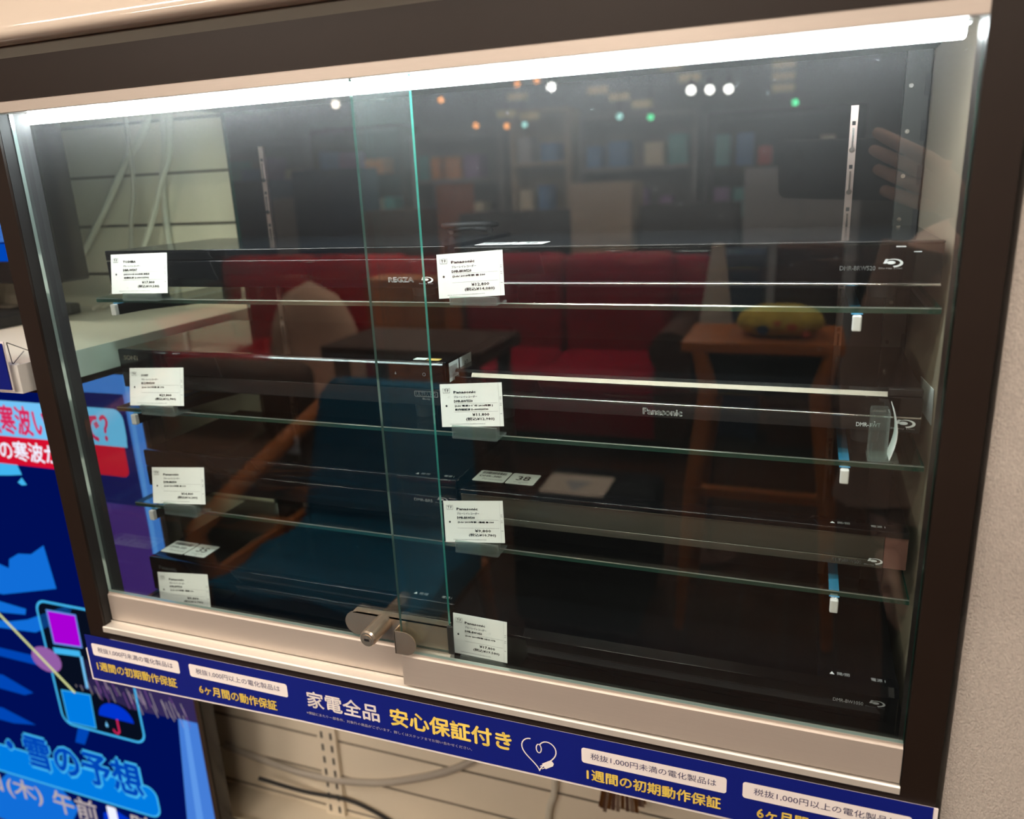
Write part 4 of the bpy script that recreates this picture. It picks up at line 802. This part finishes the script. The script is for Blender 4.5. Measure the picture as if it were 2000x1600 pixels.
# teal easy chair with wooden frame
t = thing('easy_chair', 'teal fabric easy chair with tufted seat and wooden legs', 'chair', (-1.17, -1.15, F))
nx, ny = 24, 20; vs = []
for j in range(ny + 1):
    for i in range(nx + 1):
        u, v = i / nx, j / ny; e = min(u, 1 - u, v, 1 - v); z = F + 0.40 + 0.035 * min(1, e * 9) - 0.020 * sum(math.exp(-((u - a) ** 2 + (v - c) ** 2) / 0.006) for a in (0.28, 0.72) for c in (0.3, 0.7)) + 0.012 * math.cos(u * 12.6) * math.cos(v * 12.6)
        vs.append((-1.48 + 0.62 * u, -1.36 + 0.50 * v, z))
b = MB().add(vs, [(j * (nx + 1) + i, j * (nx + 1) + i + 1, (j + 1) * (nx + 1) + i + 1, (j + 1) * (nx + 1) + i) for j in range(ny) for i in range(nx)], 0, True); b.box(-1.478, -0.862, -1.358, -0.862, F + 0.30, F + 0.405, 0, 0.02, 3); b.build('seat_cushion', 'teal', t)
rings = []
for k in range(11):
    s = k / 10; z = F + 0.36 + 0.475 * s; y = -1.36 - 0.11 * s; hw = 0.31 - 0.055 * s - (0.03 if k == 10 else 0); th = 0.055 if 0 < k < 10 else 0.03
    rings.append([(-1.19 + hw * math.copysign(abs(math.cos(a)) ** 0.35, math.cos(a)), y + th * math.copysign(abs(math.sin(a)) ** 0.5, math.sin(a)), z) for a in [2 * math.pi * i / 28 for i in range(28)]])
MB().loft(rings).build('backrest', 'teal', t)
for sx in (-1.46, -0.88):
    MB().tube([(sx, -0.90, F + 0.31), (sx, -0.90, F + 0.20), (sx, -0.88, F)], [0.022, 0.024, 0.016], 10).build('leg', 'wood', t)
    MB().tube([(sx, -1.38, F + 0.31), (sx, -1.40, F + 0.20), (sx, -1.46, F)], [0.022, 0.024, 0.016], 10).build('leg', 'wood', t)
b = MB().box(-1.80, -1.74, -1.683, -1.6815, -0.945, -0.875); tag(b.build('hang_tag', 'paper'), 'white hang tag on the wooden arm of the brown armchair', 'tag')
# brown armchair
t = thing('armchair', 'brown leather armchair with orange wooden arms beside the teal easy chair', 'armchair', (-2.28, -2.0, F))
MB().box(-2.62, -1.94, -2.16, -1.98, F + 0.16, -0.69, 0, 0.07, 4).build('backrest', 'brown_leather', t)
MB().box(-2.60, -1.94, -2.00, -1.50, F + 0.22, F + 0.44, 0, 0.05, 4).build('seat_cushion', 'brown_leather', t)
for sx in (-2.72, -1.78):
    MB().tube([(sx, -2.08, -0.78), (sx, -1.78, -0.86), (sx - 0.02, -1.45, -0.955), (sx - 0.04, -1.20, -1.05), (sx - 0.04, -1.18, -1.10)], [0.026, 0.034, 0.036, 0.032, 0.028], 12).build('armrest', 'wood', t)
    MB().tube([(sx - 0.04, -1.20, -1.07), (sx - 0.03, -1.24, -1.25), (sx - 0.03, -1.22, F)], [0.026, 0.028, 0.020], 10).build('leg', 'wood', t)
    MB().tube([(sx, -2.06, -0.79), (sx, -2.08, -1.10), (sx, -2.14, F)], [0.026, 0.028, 0.020], 10).build('leg', 'wood', t)
for c in (-1.62, -1.92): MB().box(-2.74, -1.76, c - 0.02, c + 0.02, F + 0.17, F + 0.225).build('cross_rail', 'wood', t)
for sx in (-2.735, -1.795): MB().box(sx - 0.012, sx + 0.012, -2.06, -1.24, F + 0.18, F + 0.22).build('side_rail', 'wood', t)
# beige tub chair
t = thing('tub_chair', 'round beige fabric tub chair before the red sofa', 'chair', (-2.27, -2.62, F))
rings = []
for k in range(15):
    s = k / 14; z = F + 0.06 + 0.925 * s; r = 0.285 * (1.0 - 0.08 * s) * math.sqrt(max(0.0004, 1 - max(0, (s - 0.50) / 0.50) ** 2.4)); rings.append([(-2.34 + r * math.cos(a), -2.72 + r * 0.45 * math.sin(a), z) for a in [2 * math.pi * i / 32 for i in range(32)]])
MB().loft(rings).build('backrest', 'beige', t); MB().cyl((-2.27, -2.56, F + 0.10), (-2.27, -2.56, F + 0.42), 0.25, 0.26, 32).build('seat', 'beige', t); MB().cyl((-2.27, -2.62, F), (-2.27, -2.62, F + 0.10), 0.20, 0.22, 28).build('base', 'dark_wood', t)
# low pieces
t = thing('side_cabinet', 'orange brown wooden side cabinet between the two red sofas', 'cabinet', (-1.93, -3.0, F))
MB().box(-2.16, -1.70, -3.16, -2.96, F + 0.08, -0.455).build('body', 'wood', t, bevel=0.004); MB().box(-2.14, -1.94, -2.96, -2.948, F + 0.12, -0.50).box(-1.92, -1.72, -2.96, -2.948, F + 0.12, -0.50).build('door', 'wood', t, bevel=0.003)
for a in (-2.12, -1.74):
    for c in (-3.13, -2.99): MB().box(a - 0.02, a + 0.02, c - 0.02, c + 0.02, F, F + 0.085).build('leg', 'dark_wood', t)
t = thing('low_table', 'dark brown low table behind the teal easy chair', 'table', (-1.52, -2.35, F))
MB().box(-1.90, -1.16, -2.58, -2.12, F + 0.735, F + 0.79).build('table_top', 'dark_wood', t, bevel=0.008)
for a in (-1.84, -1.22):
    for c in (-2.52, -2.18): MB().box(a - 0.025, a + 0.025, c - 0.025, c + 0.025, F, F + 0.736).build('leg', 'dark_wood', t)
t = thing('ottoman', 'black fabric ottoman right of the teal easy chair', 'ottoman', (-0.62, -1.66, F))
MB().box(-0.82, -0.42, -1.98, -1.48, F + 0.06, F + 0.42, 0, 0.03, 4).build('cushion', 'black_fabric', t)
for a in (-0.78, -0.46):
    for c in (-1.94, -1.52): MB().cyl((a, c, F), (a, c, F + 0.07), 0.02).build('foot', 'dark_wood', t)
b = MB().box(-0.80, -0.58, -1.88, -1.70, F + 0.4203, F + 0.4218); b.poly([(-0.74, -1.82), (-0.69, -1.73), (-0.64, -1.82)], top_fn(F + 0.4222), 1); tag(b.build('price_sheet', ['cone', 'ink_soft']), 'cream price sheet lying on the black ottoman', 'price sheet')
t = thing('stand_table', 'tall orange wooden stand holding a yellow cushion', 'table', (-0.09, -1.85, F))
MB().box(-0.335, 0.115, -2.02, -1.70, -0.505, -0.478).build('table_top', 'wood', t, bevel=0.004); MB().box(-0.31, 0.09, -1.99, -1.73, -0.64, -0.51).build('apron', 'black_fabric', t)
for a, s in ((-0.285, -1), (0.085, 1)):
    for c, q_ in ((-1.72, 1), (-2.0, -1)):
        MB().tube([(a, c, -0.50), (a + 0.03 * s * -1, c, -0.62), (a + 0.01 * s, c + 0.02 * q_, -0.95), (a + 0.04 * s, c + 0.04 * q_, F)], [0.024, 0.030, 0.026, 0.017], 10).build('leg', 'wood', t)
MB().box(-0.29, 0.09, -1.875, -1.845, -1.02, -0.99).build('stretcher', 'wood', t)
b = MB(); rings = []
for k in range(9):
    s = k / 8; z = -0.4775 + 0.085 * s; g_ = math.sin(math.pi * (0.08 + 0.84 * s)) ** 0.5; rings.append([(-0.065 + 0.125 * g_ * math.copysign(abs(math.cos(a)) ** 0.6, math.cos(a)), -1.86 + 0.105 * g_ * math.copysign(abs(math.sin(a)) ** 0.6, math.sin(a)), z) for a in [2 * math.pi * i / 28 for i in range(28)]])
b.loft(rings)
for (a, c, r, m) in ((-0.11, -0.445, 0.018, 1), (-0.03, -0.435, 0.014, 2), (0.01, -0.455, 0.012, 2), (-0.07, -0.425, 0.010, 2)):
    b.poly([(a + r * math.cos(x), c + r * 0.8 * math.sin(x)) for x in [2 * math.pi * i / 14 for i in range(14)]], front_fn(-1.7508), m)
tag(b.build('cushion', ['yellow', 'navy', 'patch_red']), 'yellow patterned cushion on the tall wooden stand', 'cushion')
t = thing('floor_lamp', 'floor lamp with a slim cream cone shade behind the wooden stand', 'floor lamp', (-0.29, -2.22, F))
MB().cyl((-0.29, -2.22, -0.62), (-0.29, -2.22, -0.235), 0.072, 0.020, 28).build('lamp_shade', 'cone', t); MB().cyl((-0.29, -2.22, F + 0.02), (-0.29, -2.22, -0.62), 0.010).build('pole', 'dark_wood', t); MB().cyl((-0.29, -2.22, F), (-0.29, -2.22, F + 0.02), 0.12, 0.11, 28).build('base', 'dark_wood', t)

def cupboard(lab, x0, x1, y, ztop, m, doors=2, dp=0.4, nm='cupboard'):
    t = thing(nm, lab, nm.replace('_', ' '), ((x0 + x1) / 2, y - dp / 2, F))
    MB().box(x0, x1, y - dp, y, F + 0.06, ztop).build('body', m, t, bevel=0.004)
    MB().box(x0 + 0.02, x1 - 0.02, y - dp + 0.02, y - 0.02, F, F + 0.06).build('plinth', 'charcoal', t)
    for i in range(doors):
        a, c = x0 + (x1 - x0) * i / doors + 0.008, x0 + (x1 - x0) * (i + 1) / doors - 0.008
        d = MB().box(a, c, y, y + 0.016, F + 0.08, ztop - 0.03).build('door', m, t, bevel=0.003)
        hx = c - 0.04 if i % 2 == 0 else a + 0.04
        MB().cyl((hx, y + 0.016, (F + ztop) / 2 - 0.05), (hx, y + 0.034, (F + ztop) / 2 - 0.05), 0.008).build('knob', 'chrome', d)
cupboard('beige two door cupboard standing far behind the wine red sofa', -1.62, -1.17, -5.0, -0.035, 'board_beige')
cupboard('tall navy cupboard at the far left of the showroom', -4.75, -4.25, -5.0, 0.10, 'navy', 1)
cupboard('grey cupboard between the two navy cupboards', -4.2, -4.0, -5.0, -0.05, 'grey', 1)
cupboard('wide navy cupboard behind the red sofa', -3.98, -3.40, -5.0, 0.16, 'navy')
cupboard('dark brown sideboard behind the red sofa', -3.36, -2.72, -5.0, -0.18, 'dark_wood', 3)
cupboard('narrow rust coloured cupboard behind the sofas', -2.68, -2.54, -5.0, 0.00, 'rust', 1)
cupboard('charcoal cupboard left of the beige cupboard', -2.50, -1.68, -5.0, -0.22, 'charcoal', 3)
cupboard('charcoal cupboard right of the beige cupboard', -1.12, -0.46, -5.0, -0.20, 'charcoal', 2)
cupboard('grey cupboard furthest right in the showroom', -0.42, 0.30, -5.0, 0.02, 'grey')
cupboard('dark wood cupboard beside the floor lamp, behind the wooden stand', -0.14, 0.16, -3.4, -0.36, 'dark_wood', 1)
cupboard('navy low cupboard right of the wine red sofa', -0.46, -0.20, -3.5, -0.40, 'navy', 1)
for i, (x0, x1, z, m, lab) in enumerate(((-6.3, -5.2, 0.55, 'grey', 'tall grey shelving unit in the far left corner'), (-5.1, -4.0, 0.62, 'dark_wood', 'tall dark wood shelving unit behind the navy cupboards'), (-3.9, -2.9, 0.50, 'grey', 'tall grey shelving unit behind the sideboard'), (-2.8, -2.2, 0.66, 'board_beige', 'tall beige shelving unit at the middle of the far row'), (-2.1, -1.0, 0.55, 'grey', 'tall grey shelving unit behind the beige cupboard'), (-0.9, 0.4, 0.50, 'charcoal', 'tall charcoal shelving unit at the right of the far row'))):
    t = thing('shelving_unit', lab, 'shelving unit', ((x0 + x1) / 2, -7.2, F), 0, 'shelving units in the far row')
    MB().box(x0, x1, -7.42, -7.40, F, z).build('back_panel', m, t)
    for a in (x0, x1 - 0.03): MB().box(a, a + 0.03, -7.40, -7.0, F, z).build('side_panel', m, t)
    for k in range(5): MB().box(x0 + 0.03, x1 - 0.03, -7.40, -7.0, F + 0.1 + (z - F - 0.13) * k / 4, F + 0.13 + (z - F - 0.13) * k / 4).build('shelf_board', m, t)
random.seed(21)
GD = [mat('goods_%s' % n, c, 0.6, noise=0.05) for n, c in (('red', (0.45, 0.05, 0.05)), ('blue', (0.08, 0.20, 0.42)), ('cream', (0.62, 0.54, 0.42)), ('teal', (0.10, 0.32, 0.34)), ('orange', (0.60, 0.24, 0.08)), ('grey', (0.40, 0.40, 0.42)), ('violet', (0.26, 0.16, 0.34)))]
CN = ('red', 'blue', 'cream', 'teal', 'orange', 'grey', 'violet'); units = ((-6.3, -5.2, 0.55), (-5.1, -4.0, 0.62), (-3.9, -2.9, 0.50), (-2.8, -2.2, 0.66), (-2.1, -1.0, 0.55), (-0.9, 0.4, 0.50))
for ui, (x0, x1, z) in enumerate(units):
    for k in (2, 3):
        zb = F + 0.13 + (z - F - 0.13) * k / 4; x = x0 + 0.06
        while x < x1 - 0.26:
            wd = random.uniform(0.10, 0.20); hh = random.uniform(0.14, 0.28); ci = random.randrange(7)
            bx = MB().box(x, x + wd, -7.30, -7.05, zb + 0.0005, zb + hh).build('goods_box', [GD[ci]], None, bevel=0.004)
            tag(bx, '%s boxed goods on a far shelving unit across the showroom' % CN[ci], 'box', '%s boxed goods on the far shelves' % CN[ci]); x += wd + random.uniform(0.03, 0.16)
for i, (x, z, m) in enumerate(LAMPS):
    t = thing('shelf_lamp', 'small %s lamp glowing among the far shelves' % {'green_l': 'green', 'orange_l': 'orange', 'cyan_l': 'pale'}[m], 'lamp', (x, -5.5, z), 0, 'small %s lamps among the far shelves' % {'green_l': 'green', 'orange_l': 'orange', 'cyan_l': 'pale'}[m])
    MB().sphere((x, -5.5, z), 0.020, 0, 14, 8).build('bulb', m, t); MB().cyl((x, -5.5, z + 0.012), (x, -5.5, 1.379), 0.003, n=6).build('cord', 'rubber', t)
for i, (x, z) in enumerate(SIGNS):
    y6 = -6.0 - 0.03 * i
    t = thing('hanging_sign', 'small cream sign hanging above the far shelves', 'sign', (x, y6, z), 0, 'small cream signs over the far shelves')
    MB().box(x - 0.085, x + 0.085, y6 - 0.004, y6 + 0.004, z - 0.028, z + 0.028).build('sign_board', 'sign_cream', t)
    for s in (-0.07, 0.07): MB().cyl((x + s, y6, z + 0.028), (x + s, y6, 1.379), 0.0015, n=6).build('wire', 'rubber', t)

# ================================================================== THE PHOTOGRAPHER
ph = thing('smartphone', 'black smartphone held up by the photographer', 'phone', (0.0, -0.6, 0.0))
ctr = CAM_LOC + cr * 0.034 + cdn * 0.004 - cf * 0.0062
def phone_fn(a, c, d): p = ctr + cr * a - cdn * c + cf * d; return (p.x, p.y, p.z - H)
b = MB(); out = rr(-0.084, -0.040, 0.084, 0.040, 0.010, 5); n = len(out)
vs = [phone_fn(p[0], p[1], -0.0045) for p in out] + [phone_fn(p[0], p[1], 0.0035) for p in out]
b.add(vs, [(i, (i + 1) % n, n + (i + 1) % n, n + i) for i in range(n)] + [tuple(range(n))[::-1], tuple(range(n, 2 * n))], 0); b.build('phone_case', 'charcoal', ph)
b = MB()
for (a, c, r) in ((-0.054, 0.020, 0.008), (-0.054, -0.010, 0.008)):
    b.add([phone_fn(a + r * math.cos(x), c + r * math.sin(x), 0.0040) for x in [2 * math.pi * i / 20 for i in range(20)]], [tuple(range(20))])
b.build('spare_lens', 'gloss_black', ph)
pe = thing('person', 'person in a brown wool coat and black trousers holding up a phone', 'person', (0.375, -1.02, F))
cx, cy = 0.375, -1.02
pts = [(cx, cy, -0.55), (cx, cy, -0.36), (cx, cy - 0.01, -0.16), (cx, cy - 0.005, -0.075), (cx - 0.005, cy + 0.02, 0.00), (cx - 0.01, cy + 0.025, 0.085), (cx - 0.01, cy + 0.01, 0.15),
       (cx + 0.09, cy, -0.62), (cx + 0.10, cy + 0.02, -0.98), (cx + 0.10, cy - 0.01, -1.34), (cx + 0.10, cy + 0.10, -1.39),
       (cx - 0.09, cy, -0.62), (cx - 0.10, cy + 0.03, -0.98), (cx - 0.10, cy, -1.34), (cx - 0.10, cy + 0.11, -1.39),
       (cx + 0.17, cy - 0.01, -0.15), (cx + 0.225, cy + 0.02, -0.36), (cx + 0.02, cy + 0.24, -0.220), (0.190, -0.672, -0.060),
       (cx - 0.17, cy - 0.01, -0.15), (cx - 0.225, cy - 0.01, -0.40), (cx - 0.205, cy + 0.08, -0.63), (cx - 0.20, cy + 0.11, -0.70)]
eds = [(0, 1), (1, 2), (2, 3), (3, 4), (4, 5), (5, 6), (0, 7), (7, 8), (8, 9), (9, 10), (0, 11), (11, 12), (12, 13), (13, 14), (2, 15), (15, 16), (16, 17), (17, 18), (2, 19), (19, 20), (20, 21), (21, 22)]
rad = [(0.14, 0.10), (0.13, 0.095), (0.12, 0.085), 0.050, (0.062, 0.075), (0.075, 0.090), 0.055, 0.085, 0.058, 0.042, 0.035, 0.085, 0.058, 0.042, 0.035, 0.058, 0.046, 0.038, 0.026, 0.058, 0.046, 0.036, 0.028]
body = skin('body', pts, eds, rad, 'skin', pe)
# face: nose, eyes, mouth, ears share the head of the body
b = MB(); hx, hy, hz = cx - 0.008, cy + 0.112, 0.065
b.loft([[(hx + 0.006 * math.cos(a), hy - 0.004 + 0.004 * math.sin(a), hz + 0.022) for a in [2 * math.pi * i / 10 for i in range(10)]], [(hx + 0.013 * math.cos(a), hy + 0.010 + 0.010 * math.sin(a), hz - 0.012) for a in [2 * math.pi * i / 10 for i in range(10)]], [(hx + 0.008 * math.cos(a), hy + 0.002 * math.sin(a), hz - 0.020) for a in [2 * math.pi * i / 10 for i in range(10)]]])
b.build('nose', 'skin', pe)
for s in (-1, 1):
    MB().sphere((hx + s * 0.030, hy - 0.014, hz + 0.022), 0.010, 0, 14, 10).build('eye', 'ink_white', pe); MB().sphere((hx + s * 0.030, hy - 0.0055, hz + 0.022), 0.0045, 0, 10, 8).build('iris', 'hair', pe)
    MB().sphere((hx + s * 0.078, cy + 0.028, hz + 0.015), 0.026, 0, 12, 10, (0.35, 0.7, 1.1)).build('ear', 'skin', pe)
MB().tube([(hx - 0.022, hy - 0.012, hz - 0.048), (hx, hy - 0.004, hz - 0.050), (hx + 0.022, hy - 0.012, hz - 0.048)], [0.004, 0.006, 0.004], 8).build('mouth', 'red', pe)
# hair to the shoulders
rings = []
for k in range(14):
    s = k / 13; z = 0.205 - 0.36 * s; r = 0.104 * min(1, math.sqrt(max(0.001, s * 4.2))) * (1 - 0.10 * s); ring = []
    for i in range(30):
        a = 2 * math.pi * i / 30; rr_ = r * (1.0 if math.sin(a) < 0.45 or s < 0.25 else 0.62); ring.append((cx - 0.008 + rr_ * 0.92 * math.cos(a), cy + 0.008 + rr_ * math.sin(a) - 0.012 * s, z))
    rings.append(ring)
MB().loft(rings).build('hair', 'hair', pe)
# coat: flared body and two sleeves
rings = []
for k in range(12):
    s = k / 11; z = -0.095 - 0.54 * s; wx = (0.09 + 0.085 * min(1, s * 7)) + 0.125 * s; wy = 0.085 + 0.045 * min(1, s * 4) + 0.045 * s
    rings.append([(cx + (wx + 0.006 * math.sin(7 * a) * s) * math.cos(a), cy + (wy + 0.006 * math.cos(9 * a) * s) * math.sin(a), z) for a in [2 * math.pi * i / 36 for i in range(36)]])
MB().loft(rings).build('coat', 'coat', pe)
MB().tube([pts[15], pts[16], tuple((Vector(pts[16]) + Vector(pts[17])) / 2), pts[17], tuple(Vector(pts[17]) * 0.55 + Vector(pts[18]) * 0.45)], [0.078, 0.082, 0.076, 0.066, 0.060], 16).build('sleeve', 'coat', pe)
MB().tube([pts[19], pts[20], pts[21]], [0.078, 0.080, 0.074], 16).build('sleeve', 'coat', pe)
for s in (1, -1):
    k = 7 if s == 1 else 11
    MB().tube([(cx + 0.06 * s, cy, -0.58), (cx + 0.095 * s, cy + 0.01, -0.80), pts[k + 1], (pts[k + 1][0], pts[k + 1][1] - 0.02, -1.16), (pts[k + 2][0], pts[k + 2][1], -1.36)], [0.11, 0.105, 0.080, 0.070, 0.062], 18).build('trouser_leg', 'trousers', pe)
    q0 = Vector(pts[k + 2]); b = MB(); b.loft([[(q0.x + w_ * math.cos(a), q0.y + oy + l_ * math.sin(a), z) for a in [2 * math.pi * i / 18 for i in range(18)]] for z, w_, l_, oy in ((F, 0.045, 0.125, 0.05), (F + 0.03, 0.048, 0.128, 0.05), (F + 0.06, 0.045, 0.10, 0.03), (F + 0.10, 0.045, 0.055, 0.0))]); b.build('shoe', 'rubber', pe)
# the hand that grips the phone's right end: palm behind the edge, four fingers across the back of the phone, thumb at the screen side
def P3(a, c, d): return phone_fn(a, c, d)
palm = P3(0.116, -0.020, -0.014); wr = (0.190, -0.672, -0.060)
kn = [P3(0.104, 0.036 - 0.021 * i, 0.002) for i in range(4)]
hp = [wr, palm]; he = [(0, 1)]; hr = [0.026, (0.030, 0.020)]
for i, (l, up) in enumerate(((0.050, 0.024), (0.054, 0.022), (0.048, 0.018), (0.038, 0.012))):
    b0 = len(hp); a0 = 0.108; c0 = 0.018 - 0.019 * i
    hp += [P3(a0 + 0.006, c0 - 0.006, 0.004), P3(a0 - 0.014, c0 + up * 0.4, 0.0145), P3(a0 - 0.014 - l * 0.55, c0 + up, 0.0135), P3(a0 - 0.014 - l, c0 + up * 1.5, 0.0120)]
    he += [(1, b0), (b0, b0 + 1), (b0 + 1, b0 + 2), (b0 + 2, b0 + 3)]; hr += [0.0105, 0.0092, 0.0084, 0.0068]
b0 = len(hp); hp += [P3(0.112, -0.030, -0.022), P3(0.092, -0.018, -0.024), P3(0.070, -0.006, -0.018)]; he += [(1, b0), (b0, b0 + 1), (b0 + 1, b0 + 2)]; hr += [0.013, 0.0105, 0.008]
hand = skin('hand', hp, he, hr, 'skin', pe)
# the other hand hangs at the side with five slightly curled fingers
w0 = Vector(pts[22]); hp = [tuple(w0), (w0.x + 0.005, w0.y + 0.015, w0.z - 0.055)]; he = [(0, 1)]; hr = [0.026, (0.018, 0.034)]
for i, l in enumerate((0.055, 0.062, 0.058, 0.046)):
    b0 = len(hp); y0 = w0.y + 0.045 - 0.020 * i
    hp += [(w0.x + 0.006, y0, w0.z - 0.090), (w0.x + 0.014, y0 + 0.004, w0.z - 0.090 - l * 0.55), (w0.x + 0.032, y0 + 0.004, w0.z - 0.090 - l)]; he += [(1, b0), (b0, b0 + 1), (b0 + 1, b0 + 2)]; hr += [0.0100, 0.0088, 0.0070]
b0 = len(hp); hp += [(w0.x + 0.012, w0.y + 0.055, w0.z - 0.045), (w0.x + 0.022, w0.y + 0.070, w0.z - 0.078), (w0.x + 0.030, w0.y + 0.070, w0.z - 0.100)]; he += [(1, b0), (b0, b0 + 1), (b0 + 1, b0 + 2)]; hr += [0.012, 0.010, 0.0075]
skin('hand', hp, he, hr, 'skin', pe)
